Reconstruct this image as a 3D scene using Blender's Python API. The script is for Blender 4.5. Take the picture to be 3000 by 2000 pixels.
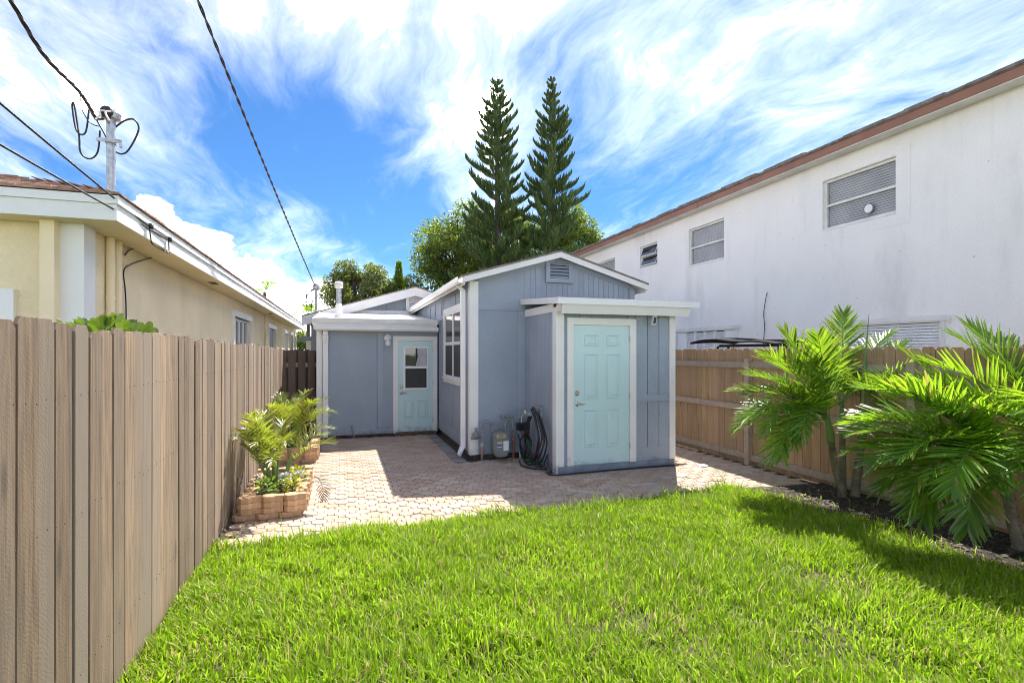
import bpy, math, random
import numpy as np
from mathutils import Vector, Matrix
R = math.radians
scene = bpy.context.scene
for o in list(bpy.data.objects): bpy.data.objects.remove(o)

# ------------------------------------------------------------------ camera
TH = math.atan(391/1207.0); SN, CS = math.sin(TH), math.cos(TH); EYE = 1.75
cd = bpy.data.cameras.new('camera'); cam = bpy.data.objects.new('camera', cd)
scene.collection.objects.link(cam); scene.camera = cam
cam.location = (0, 0, EYE); cam.rotation_euler = (R(90), 0, -TH)
cd.sensor_width = 36; cd.lens = 36*1207/2352.0; cd.shift_y = 24/2352.0
cd.clip_start = 0.05; cd.clip_end = 2000

# ------------------------------------------------------------------ sun, sky, exposure
SUN_AZ = Vector((0.56, 0.828, 0)).normalized(); SUN_EL = R(55)
SUND = Vector((SUN_AZ.x*math.cos(SUN_EL), SUN_AZ.y*math.cos(SUN_EL), math.sin(SUN_EL)))
sl = bpy.data.lights.new('sun', 'SUN'); sl.energy = 2.0; sl.angle = R(0.53); sl.color = (1, 0.945, 0.86)
sun = bpy.data.objects.new('sun', sl); scene.collection.objects.link(sun)
sun.rotation_euler = SUND.to_track_quat('Z', 'Y').to_euler(); sun.location = (8, 12, 20)

world = bpy.data.worlds.new('World'); scene.world = world; world.use_nodes = True
nt = world.node_tree; nt.nodes.clear()
def N(tree, typ, **kw):
    n = tree.nodes.new(typ)
    for k, v in kw.items():
        if k == 'i':
            for a, b in v.items(): n.inputs[a].default_value = b
        else: setattr(n, k, v)
    return n
def L(tree, a, b): tree.links.new(a, b)
def M(tree, op, a, b=None, c=None, clamp=False):
    n = tree.nodes.new('ShaderNodeMath'); n.operation = op; n.use_clamp = clamp
    for i, v in enumerate((a, b, c)):
        if v is None: continue
        if isinstance(v, (int, float)): n.inputs[i].default_value = v
        else: tree.links.new(v, n.inputs[i])
    return n.outputs[0]
def sstep(tree, v, lo, hi):
    n = tree.nodes.new('ShaderNodeMapRange'); n.interpolation_type = 'SMOOTHSTEP'
    tree.links.new(v, n.inputs[0]); n.inputs[1].default_value = lo; n.inputs[2].default_value = hi
    return n.outputs[0]
def build_sky():
    t = nt
    sky = N(t, 'ShaderNodeTexSky'); sky.sky_type = 'NISHITA'; sky.sun_disc = False
    sky.sun_elevation = SUN_EL; sky.sun_rotation = math.atan2(SUN_AZ.x, SUN_AZ.y)
    sky.air_density = 1.0; sky.dust_density = 0.25; sky.ozone_density = 3.0
    tc = N(t, 'ShaderNodeTexCoord'); D = tc.outputs['Generated']
    def dot(v):
        n = N(t, 'ShaderNodeVectorMath', operation='DOT_PRODUCT'); L(t, D, n.inputs[0]); n.inputs[1].default_value = v
        return n.outputs['Value']
    a = dot((CS, -SN, 0)); b = dot((SN, CS, 0)); z = M(t, 'MAXIMUM', dot((0, 0, 1)), 0.0)
    zc = M(t, 'ADD', z, 0.10)
    px = M(t, 'DIVIDE', a, zc); py = M(t, 'DIVIDE', b, zc)
    def comb(x, y, zz=0.0):
        n = N(t, 'ShaderNodeCombineXYZ')
        for i, v in enumerate((x, y, zz)):
            if isinstance(v, (int, float)): n.inputs[i].default_value = v
            else: L(t, v, n.inputs[i])
        return n.outputs[0]
    def noise(vec, scale, detail=6, rough=0.55, dist=0.0):
        n = N(t, 'ShaderNodeTexNoise'); n.inputs['Scale'].default_value = scale; n.inputs['Detail'].default_value = detail
        n.inputs['Roughness'].default_value = rough; n.inputs['Distortion'].default_value = dist
        L(t, vec, n.inputs['Vector']); return n.outputs['Fac']
    # cloud sheet in plane coordinates, warped so that the wisps curl
    def shift(v, src, k): return M(t, 'ADD', v, M(t, 'MULTIPLY', M(t, 'SUBTRACT', src, 0.5), k))
    w1 = noise(comb(px, py, 11.0), 0.9, 3, 0.5); w2 = noise(comb(px, py, 17.0), 0.9, 3, 0.5)
    qx = shift(px, w1, 0.6); qy = shift(py, w2, 0.8)
    big = noise(comb(M(t, 'ADD', qx, 3.1), M(t, 'MULTIPLY', qy, 0.6), 1.7), 1.2, 3, 0.5, 0.3)
    # strands run off to the upper right, as wind-drawn cirrus does
    sxx = M(t, 'MULTIPLY_ADD', qx, 1.9, M(t, 'MULTIPLY', qy, 0.55)); syy = M(t, 'MULTIPLY_ADD', qy, 0.75, M(t, 'MULTIPLY', qx, -0.15))
    streak = noise(comb(sxx, syy, 4.2), 1.7, 10, 0.64, 0.5)
    fine = noise(comb(M(t, 'MULTIPLY', sxx, 2.0), M(t, 'MULTIPLY', syy, 1.5), 8.0), 3.0, 8, 0.66, 0.6)
    def blob(cx, cy, rx, ry, amp):
        dx = M(t, 'DIVIDE', M(t, 'SUBTRACT', px, cx), rx); dy = M(t, 'DIVIDE', M(t, 'SUBTRACT', py, cy), ry)
        e = M(t, 'POWER', 2.718, M(t, 'MULTIPLY', M(t, 'ADD', M(t, 'MULTIPLY', dx, dx), M(t, 'MULTIPLY', dy, dy)), -1.0))
        return M(t, 'MULTIPLY', e, amp)
    f = M(t, 'ADD', M(t, 'MULTIPLY', big, 0.62), M(t, 'MULTIPLY', streak, 0.70))
    f = M(t, 'ADD', f, M(t, 'MULTIPLY', fine, 0.30))
    for bl in SKY_BLOBS: f = M(t, 'ADD', f, blob(*bl))
    cirrus = sstep(t, f, 0.60, 1.15)
    # heaped clouds low over the horizon
    az = N(t, 'ShaderNodeMath', operation='ARCTAN2'); L(t, a, az.inputs[0]); L(t, b, az.inputs[1])
    cum = noise(comb(M(t, 'MULTIPLY', az.outputs[0], 1.0), M(t, 'MULTIPLY', z, 1.5), 2.2), 4.6, 7, 0.52, 0.15)
    lim = M(t, 'MULTIPLY_ADD', z, -2.0, 0.82)
    for (ca, w, amp) in CUMULUS:
        d = M(t, 'DIVIDE', M(t, 'SUBTRACT', az.outputs[0], ca), w)
        lim = M(t, 'ADD', lim, M(t, 'MULTIPLY', M(t, 'POWER', 2.718, M(t, 'MULTIPLY', M(t, 'MULTIPLY', d, d), -1.0)), amp))
    heap = sstep(t, M(t, 'ADD', cum, lim), 1.13, 1.19)
    hz = sstep(t, z, 0.15, 0.0)
    cirrus = M(t, 'ADD', M(t, 'MULTIPLY', cirrus, 0.018), M(t, 'MULTIPLY', sstep(t, cirrus, 0.66, 1.0), 0.85))
    mask = M(t, 'MAXIMUM', M(t, 'MULTIPLY', cirrus, 0.96), M(t, 'MULTIPLY', heap, 0.062))
    mask = M(t, 'MAXIMUM', mask, M(t, 'MULTIPLY', hz, 0.019), clamp=True)
    tint = N(t, 'ShaderNodeMix', data_type='RGBA', blend_type='MULTIPLY'); tint.inputs['Factor'].default_value = 1
    L(t, sky.outputs[0], tint.inputs['A']); tint.inputs['B'].default_value = SKY_TINT
    mix = N(t, 'ShaderNodeMix', data_type='RGBA'); L(t, mask, mix.inputs['Factor'])
    L(t, tint.outputs['Result'], mix.inputs['A']); mix.inputs['B'].default_value = CLOUD
    bg = N(t, 'ShaderNodeBackground'); bg.inputs['Strength'].default_value = 0.15
    L(t, mix.outputs['Result'], bg.inputs['Color'])
    out = N(t, 'ShaderNodeOutputWorld'); L(t, bg.outputs[0], out.inputs['Surface'])
SKY_BLOBS = [(-0.85, 1.22, 0.40, 0.20, 0.13), (0.42, 1.75, 0.25, 0.4, 0.08), (-0.25, 1.22, 0.55, 0.22, 0.15), (-1.25, 1.70, 0.40, 0.45, 0.14), (-0.10, 1.85, 0.24, 0.45, 0.22), (-0.1, 2.7, 0.3, 0.5, 0.10),
             (-0.78, 1.95, 0.34, 0.5, -0.34), (-0.6, 3.0, 0.5, 0.7, -0.22), (0.30, 2.6, 0.2, 0.7, -0.14), (0.9, 1.45, 0.5, 0.5, 0.06)]
CUMULUS = [(-0.60, 0.16, 0.31), (0.9, 0.2, 0.2), (2.3, 0.3, 0.25), (-2.0, 0.3, 0.2)]
SKY_TINT = (0.079, 0.140, 0.203, 1)
CLOUD = (80, 74.5, 68.0, 1)
build_sky()
vs = scene.view_settings
vs.view_transform = 'Standard'; vs.look = 'None'; vs.exposure = 2.42; vs.gamma = 1.0; vs.use_curve_mapping = False
scene.render.engine = 'CYCLES'
try:
    scene.cycles.filter_width = 1.0; scene.cycles.max_bounces = 6; scene.cycles.transparent_max_bounces = 8
except Exception: pass

# ------------------------------------------------------------------ mesh helpers
class MB:
    def __init__(s): s.v = []; s.f = []; s.m = []
    def face(s, idx, m=0): s.f.append(tuple(idx)); s.m.append(m)
    def poly(s, pts, m=0):
        i = len(s.v); s.v += [tuple(p) for p in pts]; s.face(range(i, i+len(pts)), m)
    def box(s, x0, x1, y0, y1, z0, z1, m=0):
        if x0 > x1: x0, x1 = x1, x0
        if y0 > y1: y0, y1 = y1, y0
        if z0 > z1: z0, z1 = z1, z0
        i = len(s.v)
        s.v += [(x0,y0,z0),(x1,y0,z0),(x1,y1,z0),(x0,y1,z0),(x0,y0,z1),(x1,y0,z1),(x1,y1,z1),(x0,y1,z1)]
        for q in ((0,3,2,1),(4,5,6,7),(0,1,5,4),(1,2,6,5),(2,3,7,6),(3,0,4,7)): s.face([i+k for k in q], m)
        return s
    def prism(s, pts, axis, a, b, m=0):
        # pts: 2D outline; axis 'x': (y,z), 'y': (x,z), 'z': (x,y)
        def P(p, t): return {'x': (t, p[0], p[1]), 'y': (p[0], t, p[1]), 'z': (p[0], p[1], t)}[axis]
        i = len(s.v); n = len(pts)
        s.v += [P(p, a) for p in pts] + [P(p, b) for p in pts]
        s.face(range(i+n-1, i-1, -1), m); s.face(range(i+n, i+2*n), m)
        for k in range(n): s.face((i+k, i+(k+1) % n, i+n+(k+1) % n, i+n+k), m)
        return s
    def hexa(s, c, m=0):   # 8 corners, bottom ring then top ring
        i = len(s.v); s.v += [tuple(p) for p in c]
        for q in ((0,3,2,1),(4,5,6,7),(0,1,5,4),(1,2,6,5),(2,3,7,6),(3,0,4,7)): s.face([i+k for k in q], m)
        return s
    def tube(s, pts, r, n=8, m=0, cap=True):
        pts = [Vector(p) for p in pts]; rs = r if isinstance(r, (list, tuple)) else [r]*len(pts)
        t0 = (pts[1]-pts[0]).normalized()
        u = t0.orthogonal().normalized(); rings = []
        for k, p in enumerate(pts):
            t = (pts[min(k+1, len(pts)-1)]-pts[max(k-1, 0)])
            t = t.normalized() if t.length > 1e-9 else t0
            u = (u-t*u.dot(t)); u = u.normalized() if u.length > 1e-6 else t.orthogonal().normalized()
            w = t.cross(u); i = len(s.v)
            for j in range(n):
                a = 2*math.pi*j/n; q = p+(u*math.cos(a)+w*math.sin(a))*rs[k]; s.v.append(tuple(q))
            rings.append(i)
        for a, b in zip(rings, rings[1:]):
            for j in range(n): s.face((a+j, a+(j+1) % n, b+(j+1) % n, b+j), m)
        if cap:
            s.face(range(rings[0]+n-1, rings[0]-1, -1), m); s.face(range(rings[-1], rings[-1]+n), m)
        return s
    def cyl(s, a, b, r, n=12, m=0): return s.tube([a, b], r, n, m)
    def lathe(s, prof, c, axis='z', n=16, m=0):   # prof: (r, h)
        i = len(s.v); c = Vector(c)
        for (r, h) in prof:
            for j in range(n):
                a = 2*math.pi*j/n; x, y = r*math.cos(a), r*math.sin(a)
                d = {'z': (x, y, h), 'y': (x, h, y), 'x': (h, x, y)}[axis]; s.v.append(tuple(c+Vector(d)))
        for k in range(len(prof)-1):
            for j in range(n):
                s.face((i+k*n+j, i+k*n+(j+1) % n, i+(k+1)*n+(j+1) % n, i+(k+1)*n+j), m)
        s.face(range(i+n-1, i-1, -1), m); e = i+(len(prof)-1)*n; s.face(range(e, e+n), m)
        return s
WP = {}
COL = scene.collection
def mesh_of(name, mb, off=Vector((0, 0, 0)), smooth=False):
    me = bpy.data.meshes.new(name)
    vv = np.array(mb.v, dtype=np.float64)-np.array(off)
    me.from_pydata(vv.tolist(), [], mb.f)
    if any(mb.m): me.polygons.foreach_set('material_index', mb.m)
    if smooth: me.polygons.foreach_set('use_smooth', [True]*len(me.polygons))
    me.update(); return me
def link(name, me, parent=None, loc=None):
    o = bpy.data.objects.new(name, me); COL.objects.link(o)
    if parent is not None: o.parent = parent
    if loc is not None: o.location = loc
    return o
def obj(name, mb, mat, parent=None, label=None, cat=None, group=None, kind=None, origin=None, smooth=False):
    base = WP.get(parent.name, Vector((0, 0, 0))) if parent is not None else Vector((0, 0, 0))
    org = Vector(origin) if origin is not None else base
    me = mesh_of(name, mb, org, smooth)
    for m in (mat if isinstance(mat, (list, tuple)) else [mat]): me.materials.append(m)
    o = link(name, me, parent, org-base); WP[o.name] = org
    tag(o, label, cat, group, kind); return o
def npobj(name, V, F, mat, parent=None, origin=None, **kw):
    # V (n,3) numpy; F list of int arrays (k,3) or (k,4)
    base = WP.get(parent.name, Vector((0, 0, 0))) if parent is not None else Vector((0, 0, 0))
    me = bpy.data.meshes.new(name); V = V-np.array(base)
    cnt = sum(len(f) for f in F); loops = np.concatenate([f.ravel() for f in F])
    tot = np.concatenate([np.full(len(f), f.shape[1]) for f in F]); st = np.concatenate([[0], np.cumsum(tot)[:-1]])
    me.vertices.add(len(V)); me.vertices.foreach_set('co', V.astype(np.float32).ravel())
    me.loops.add(len(loops)); me.loops.foreach_set('vertex_index', loops.astype(np.int32))
    me.polygons.add(cnt); me.polygons.foreach_set('loop_start', st.astype(np.int32))
    try: me.polygons.foreach_set('loop_total', tot.astype(np.int32))
    except Exception: pass
    me.update(calc_edges=True); me.validate()
    me.materials.append(mat); o = link(name, me, parent); WP[o.name] = base
    tag(o, **kw); return o
def tag(o, label=None, cat=None, group=None, kind=None):
    if label: o['label'] = label
    if cat: o['category'] = cat
    if group: o['group'] = group
    if kind: o['kind'] = kind
def thing(name, loc, label, cat, group=None):
    o = bpy.data.objects.new(name, None); COL.objects.link(o); o.location = loc; o.empty_display_size = 0.2
    WP[o.name] = Vector(loc); tag(o, label, cat, group); return o
def B(name, x0, x1, y0, y1, z0, z1, mat, parent=None, **kw):
    return obj(name, MB().box(x0, x1, y0, y1, z0, z1), mat, parent, **kw)
def at_x(px, py, X):
    u = (px-1176)/1207; d = X/(SN+u*CS); return Vector((X, d*(CS-u*SN), EYE+d*(808-py)/1207))
def at_y(px, py, Y):
    u = (px-1176)/1207; d = Y/(CS-u*SN); return Vector((d*(SN+u*CS), Y, EYE+d*(808-py)/1207))
def at_d(px, py, d):
    u = (px-1176)/1207; return Vector((d*(SN+u*CS), d*(CS-u*SN), EYE+d*(808-py)/1207))
def bez(pts, n=8):   # Catmull-Rom through points
    P = [Vector(p) for p in pts]; P = [P[0]*2-P[1]]+P+[P[-1]*2-P[-2]]; out = []
    for k in range(1, len(P)-2):
        for j in range(n):
            t = j/n; a, b, c, d = P[k-1], P[k], P[k+1], P[k+2]
            out.append(0.5*((2*b)+(c-a)*t+(2*a-5*b+4*c-d)*t*t+(3*b-a-3*c+d)*t**3))
    out.append(P[-2]); return out

# ------------------------------------------------------------------ materials
def newmat(name):
    m = bpy.data.materials.new(name); m.use_nodes = True; t = m.node_tree; t.nodes.clear()
    out = N(t, 'ShaderNodeOutputMaterial'); p = N(t, 'ShaderNodeBsdfPrincipled'); L(t, p.outputs[0], out.inputs['Surface'])
    return m, t, p, out
def coords(t, stretch=(1, 1, 1), rnd=False):
    tc = N(t, 'ShaderNodeTexCoord'); v = tc.outputs['Object']
    if rnd:
        oi = N(t, 'ShaderNodeObjectInfo'); ad = N(t, 'ShaderNodeVectorMath', operation='ADD'); sc = N(t, 'ShaderNodeVectorMath', operation='SCALE')
        cx = N(t, 'ShaderNodeCombineXYZ'); L(t, oi.outputs['Random'], cx.inputs[0]); L(t, oi.outputs['Random'], cx.inputs[1]); L(t, oi.outputs['Random'], cx.inputs[2])
        L(t, cx.outputs[0], sc.inputs[0]); sc.inputs['Scale'].default_value = 37.0
        L(t, v, ad.inputs[0]); L(t, sc.outputs[0], ad.inputs[1]); v = ad.outputs[0]
    mp = N(t, 'ShaderNodeMapping'); mp.inputs['Scale'].default_value = stretch; L(t, v, mp.inputs['Vector'])
    return mp.outputs[0]
def nz(t, vec, scale, detail=5, rough=0.55, dist=0.0):
    n = N(t, 'ShaderNodeTexNoise'); n.inputs['Scale'].default_value = scale; n.inputs['Detail'].default_value = detail
    n.inputs['Roughness'].default_value = rough; n.inputs['Distortion'].default_value = dist
    L(t, vec, n.inputs['Vector']); return n.outputs['Fac']
def mixc(t, fac, a, b, blend='MIX'):
    n = N(t, 'ShaderNodeMix', data_type='RGBA', blend_type=blend)
    for s_, v in (('Factor', fac), ('A', a), ('B', b)):
        if isinstance(v, (int, float)): n.inputs[s_].default_value = v
        elif isinstance(v, tuple): n.inputs[s_].default_value = (*v[:3], 1)
        else: L(t, v, n.inputs[s_])
    return n.outputs['Result']
def bump(t, p, h, strength=0.3, dist=0.01):
    b = N(t, 'ShaderNodeBump'); b.inputs['Strength'].default_value = strength; b.inputs['Distance'].default_value = dist
    L(t, h, b.inputs['Height']); L(t, b.outputs[0], p.inputs['Normal']); return b
def sc3(c, k): return tuple(min(1, x*k) for x in c)
def paint(name, c, rough=0.5, var=0.10, scale=3, bs=60, bstr=0.15, bdist=0.003, stretch=(1, 1, 1), dirt=None, dirt_amt=0.3, rnd=0.0, metal=0.0, dirt_lo=0.55, dirt_scale=1.2, dirt_stretch=(1, 1, 0.35), streaks=0.0, splash=0.0, grainc=0.0):
    m, t, p, out = newmat(name)
    v = coords(t, (1, 1, 1)); f = nz(t, v, scale)
    col = mixc(t, sstep(t, f, 0.3, 0.7), sc3(c, 1-var), sc3(c, 1+var))
    if dirt:
        d = nz(t, coords(t, dirt_stretch), dirt_scale, 7, 0.65)
        col = mixc(t, M(t, 'MULTIPLY', sstep(t, d, dirt_lo, dirt_lo+0.25), dirt_amt), col, dirt)
    if grainc:
        gn = nz(t, coords(t, stretch), bs*0.8, 4, 0.6); k2 = M(t, 'MULTIPLY_ADD', gn, 2*grainc, 1-grainc)
        n2 = N(t, 'ShaderNodeVectorMath', operation='SCALE'); L(t, col, n2.inputs[0]); L(t, k2, n2.inputs['Scale']); col = n2.outputs[0]
    if streaks:
        s1 = nz(t, coords(t, (5.5, 5.5, 0.22)), 1.0, 6, 0.6); s2 = nz(t, coords(t, (0.5, 0.5, 0.8)), 1.0, 3, 0.5)
        col = mixc(t, M(t, 'MULTIPLY', M(t, 'MULTIPLY', sstep(t, s1, 0.52, 0.74), sstep(t, s2, 0.42, 0.62)), streaks), col, (0.30, 0.29, 0.28))
        sp = N(t, 'ShaderNodeTexVoronoi'); L(t, coords(t, (3.2, 3.2, 3.2)), sp.inputs['Vector']); sp.inputs['Scale'].default_value = 1.0
        col = mixc(t, M(t, 'MULTIPLY', sstep(t, sp.outputs['Distance'], 0.05, 0.02), 0.55), col, (0.10, 0.095, 0.09))
    if splash:
        geo = N(t, 'ShaderNodeNewGeometry'); sz_ = N(t, 'ShaderNodeSeparateXYZ'); L(t, geo.outputs['Position'], sz_.inputs[0])
        sn = nz(t, coords(t, (1, 1, 1)), 9.0, 6, 0.65)
        lo = M(t, 'ADD', M(t, 'MULTIPLY', sz_.outputs[2], -2.2), M(t, 'MULTIPLY', sn, 1.5))
        col = mixc(t, M(t, 'MULTIPLY', sstep(t, lo, 0.30, 0.85), splash), col, (0.16, 0.13, 0.10))
    if rnd:
        oi = N(t, 'ShaderNodeObjectInfo'); k = M(t, 'MULTIPLY_ADD', oi.outputs['Random'], 2*rnd, 1-rnd)
        n = N(t, 'ShaderNodeVectorMath', operation='SCALE'); L(t, col, n.inputs[0]); L(t, k, n.inputs['Scale']); col = n.outputs[0]
    L(t, col, p.inputs['Base Color']); p.inputs['Roughness'].default_value = rough; p.inputs['Metallic'].default_value = metal
    if bstr: bump(t, p, nz(t, coords(t, stretch), bs, 4), bstr, bdist)
    return m
def wood(name, c, c2, rough=0.85, rnd=0.22, grain=(26, 26, 1.3), saw=0.0, nails=None, weath=(0.33, 0.29, 0.25), wamt=0.4, knots=True, tint=0.45):
    m, t, p, out = newmat(name)
    v = coords(t, grain, True); v1 = coords(t, (1, 1, 1), True)
    f = nz(t, v, 1.6, 8, 0.65, 0.6); big = nz(t, coords(t, (5, 5, 0.8), True), 1.3, 4, 0.6, 0.3)
    col = mixc(t, sstep(t, f, 0.32, 0.68), c2, c)
    col = mixc(t, M(t, 'MULTIPLY', sstep(t, big, 0.45, 0.7), wamt), col, weath)
    if knots:
        vo = N(t, 'ShaderNodeTexVoronoi'); L(t, coords(t, (7, 7, 1.7), True), vo.inputs['Vector']); vo.inputs['Scale'].default_value = 1.0
        vo.inputs['Randomness'].default_value = 1.0
        col = mixc(t, M(t, 'MULTIPLY', sstep(t, vo.outputs['Distance'], 0.20, 0.05), 0.75), col, sc3(c2, 0.5))
    oi = N(t, 'ShaderNodeObjectInfo'); k = M(t, 'MULTIPLY_ADD', oi.outputs['Random'], 2*rnd, 1-rnd)
    col = mixc(t, M(t, 'MULTIPLY', M(t, 'FRACT', M(t, 'MULTIPLY', oi.outputs['Random'], 13.7)), tint), col, weath)
    n = N(t, 'ShaderNodeVectorMath', operation='SCALE'); L(t, col, n.inputs[0]); L(t, k, n.inputs['Scale'])
    L(t, n.outputs[0], p.inputs['Base Color']); p.inputs['Roughness'].default_value = rough
    h = f
    if saw:
        w = N(t, 'ShaderNodeTexWave'); w.bands_direction = 'DIAGONAL'; L(t, v1, w.inputs['Vector']); w.inputs['Scale'].default_value = 26
        w.inputs['Distortion'].default_value = 9.0; w.inputs['Detail'].default_value = 2
        h = M(t, 'MULTIPLY_ADD', w.outputs['Fac'], saw, f)
    bump(t, p, h, 0.5, 0.004)
    return m
def leafmat(name, a, b, trans, tamt=0.45, rough=0.45, third=None, spec=0.5, ovar=0.0):
    m, t, p, out = newmat(name)
    g = N(t, 'ShaderNodeNewGeometry'); r = g.outputs['Random Per Island']
    col = mixc(t, r, a, b)
    if third:
        col = mixc(t, sstep(t, M(t, 'FRACT', M(t, 'MULTIPLY', r, 17.3)), third[1], third[1]+0.02), col, third[0])
    oi = N(t, 'ShaderNodeObjectInfo'); vk = M(t, 'MULTIPLY_ADD', oi.outputs['Random'], 2*ovar, 1-ovar)
    def scaled(cc):
        n_ = N(t, 'ShaderNodeVectorMath', operation='SCALE'); L(t, cc, n_.inputs[0]); L(t, vk, n_.inputs['Scale']); return n_.outputs[0]
    col = scaled(col)
    L(t, col, p.inputs['Base Color']); p.inputs['Roughness'].default_value = rough; p.inputs['Specular IOR Level'].default_value = spec
    tr = N(t, 'ShaderNodeBsdfTranslucent'); tcol = mixc(t, r, sc3(trans, 0.75), sc3(trans, 1.25))
    if third: tcol = mixc(t, sstep(t, M(t, 'FRACT', M(t, 'MULTIPLY', r, 17.3)), third[1], third[1]+0.02), tcol, third[0])
    L(t, scaled(tcol), tr.inputs['Color'])
    mx = N(t, 'ShaderNodeMixShader'); mx.inputs[0].default_value = tamt; L(t, p.outputs[0], mx.inputs[1]); L(t, tr.outputs[0], mx.inputs[2])
    L(t, mx.outputs[0], out.inputs['Surface']); return m
def glassmat(name, tint=(0.02, 0.022, 0.025), rough=0.03, clear=0.0):
    m, t, p, out = newmat(name)
    p.inputs['Base Color'].default_value = (*tint, 1); p.inputs['Roughness'].default_value = rough; p.inputs['Specular IOR Level'].default_value = 0.8
    v = nz(t, coords(t), 2.5, 2); bump(t, p, v, 0.04, 0.02)
    if clear:
        tr = N(t, 'ShaderNodeBsdfTransparent'); mx = N(t, 'ShaderNodeMixShader'); mx.inputs[0].default_value = clear
        L(t, p.outputs[0], mx.inputs[1]); L(t, tr.outputs[0], mx.inputs[2]); L(t, mx.outputs[0], out.inputs['Surface'])
    return m
BLUE = (0.315, 0.366, 0.44)
m_blue = paint('blue_grey_paint', BLUE, 0.6, 0.05, 1.5, 30, 0.6, 0.006, (1, 1, 7), dirt=(0.22, 0.24, 0.27), dirt_amt=0.3, splash=0.5, grainc=0.22)
m_blue_board = paint('blue_grey_board', BLUE, 0.6, 0.06, 2, 30, 0.3, 0.003, (4, 4, 0.6), rnd=0.05, splash=0.5, grainc=0.22)
m_blue_trim = paint('blue_grey_trim', (0.32, 0.37, 0.445), 0.55, 0.05, 2, 40, 0.15, splash=0.5)
m_bluesill = paint('blue_concrete_sill', (0.22, 0.26, 0.31), 0.8, 0.2, 6, 30, 0.4, dirt=(0.12, 0.12, 0.12), dirt_amt=0.5)
m_grey_board = paint('grey_siding', (0.25, 0.275, 0.31), 0.6, 0.07, 2, 30, 0.3, 0.003, (4, 4, 0.6), rnd=0.06)
m_white = paint('white_trim', (0.80, 0.795, 0.78), 0.45, 0.03, 3, 50, 0.12, dirt=(0.5, 0.47, 0.42), dirt_amt=0.22, splash=0.5)
m_whitemetal = paint('white_metal', (0.80, 0.80, 0.80), 0.35, 0.02, 3, 20, 0.05, dirt=(0.55, 0.53, 0.5), dirt_amt=0.2)
m_dirtywhite = paint('weathered_white', (0.76, 0.74, 0.71), 0.7, 0.08, 2, 40, 0.2, dirt=(0.35, 0.32, 0.28), dirt_amt=0.45)
m_door = paint('pale_aqua_door', (0.56, 0.745, 0.755), 0.4, 0.02, 2, 80, 0.05, splash=0.5)
m_found = paint('dark_foundation', (0.10, 0.085, 0.07), 0.95, 0.4, 8, 30, 0.5)
m_yellow = paint('cream_stucco', (0.86, 0.73, 0.50), 0.9, 0.06, 1.2, 55, 0.75, 0.012, dirt=(0.42, 0.35, 0.24), dirt_amt=0.35, grainc=0.10)
m_cream = paint('cream_paint', (0.86, 0.72, 0.48), 0.7, 0.05, 2, 40, 0.15, dirt=(0.4, 0.34, 0.24), dirt_amt=0.25)
m_stucco = paint('white_stucco', (0.84, 0.822, 0.80), 0.9, 0.03, 0.8, 45, 0.5, 0.006, dirt=(0.46, 0.46, 0.47), dirt_amt=0.42, dirt_lo=0.52, dirt_scale=0.9, dirt_stretch=(1, 1, 0.28), streaks=0.16, grainc=0.10)
m_rust = paint('rust_brown_fascia', (0.27, 0.125, 0.08), 0.6, 0.12, 2, 40, 0.2, dirt=(0.16, 0.1, 0.08), dirt_amt=0.5)
m_rooftile = paint('grey_brown_roofing', (0.20, 0.165, 0.15), 0.95, 0.3, 7, 60, 0.6, 0.01)
m_shingle = paint('brown_shingle', (0.34, 0.21, 0.15), 0.95, 0.35, 9, 90, 0.6, 0.006, rnd=0.3)
m_membrane = paint('white_roof_membrane', (0.80, 0.765, 0.70), 0.8, 0.04, 2, 30, 0.2, dirt=(0.5, 0.42, 0.33), dirt_amt=0.35)
m_winframe = paint('pale_window_frame', (0.72, 0.72, 0.69), 0.45, 0.08, 4, 40, 0.1, dirt=(0.35, 0.34, 0.32), dirt_amt=0.4)
m_vinyl = paint('white_vinyl', (0.82, 0.82, 0.82), 0.35, 0.02, 3, 40, 0.03)
m_glass = glassmat('dark_glass')
m_glassclear = glassmat('clear_glass', (0.06, 0.06, 0.064), 0.10, 0.86)
m_screen = paint('insect_screen', (0.035, 0.035, 0.037), 0.55, 0.15, 6, 300, 0.2)
m_blind = paint('grey_blind', (0.72, 0.72, 0.72), 0.7, 0.12, 2, 40, 0.1)
m_room = paint('dim_room', (0.12, 0.12, 0.125), 0.9, 0.2, 1.5, 20, 0)
m_curtain = paint('pale_curtain', (0.5, 0.5, 0.52), 0.9, 0.1, 5, 20, 0.2)
m_steel = paint('galvanised_steel', (0.42, 0.44, 0.46), 0.45, 0.22, 22, 40, 0.1, metal=0.7)
m_nickel = paint('satin_nickel', (0.55, 0.5, 0.42), 0.28, 0.05, 20, 80, 0.02, metal=1.0)
m_meter = paint('grey_meter_enamel', (0.19, 0.21, 0.205), 0.5, 0.08, 8, 60, 0.1, dirt=(0.15, 0.14, 0.12), dirt_amt=0.3)
m_pipe = paint('grey_gas_pipe', (0.22, 0.23, 0.24), 0.55, 0.2, 14, 60, 0.2, dirt=(0.25, 0.10, 0.04), dirt_amt=0.4, dirt_scale=6)
m_rustpipe = paint('rusty_pipe', (0.30, 0.14, 0.07), 0.85, 0.3, 25, 90, 0.4, dirt=(0.5, 0.45, 0.4), dirt_amt=0.5, dirt_scale=10)
m_black = paint('black_rubber', (0.022, 0.022, 0.024), 0.45, 0.2, 10, 60, 0.1)
m_blackplastic = paint('black_plastic', (0.02, 0.02, 0.022), 0.4, 0.1, 10, 60, 0.05)
m_green = paint('green_hose', (0.012, 0.25, 0.075), 0.4, 0.1, 10, 60, 0.05)
m_bluehose = paint('dark_blue_hose', (0.012, 0.022, 0.045), 0.45, 0.1, 10, 60, 0.05)
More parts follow.
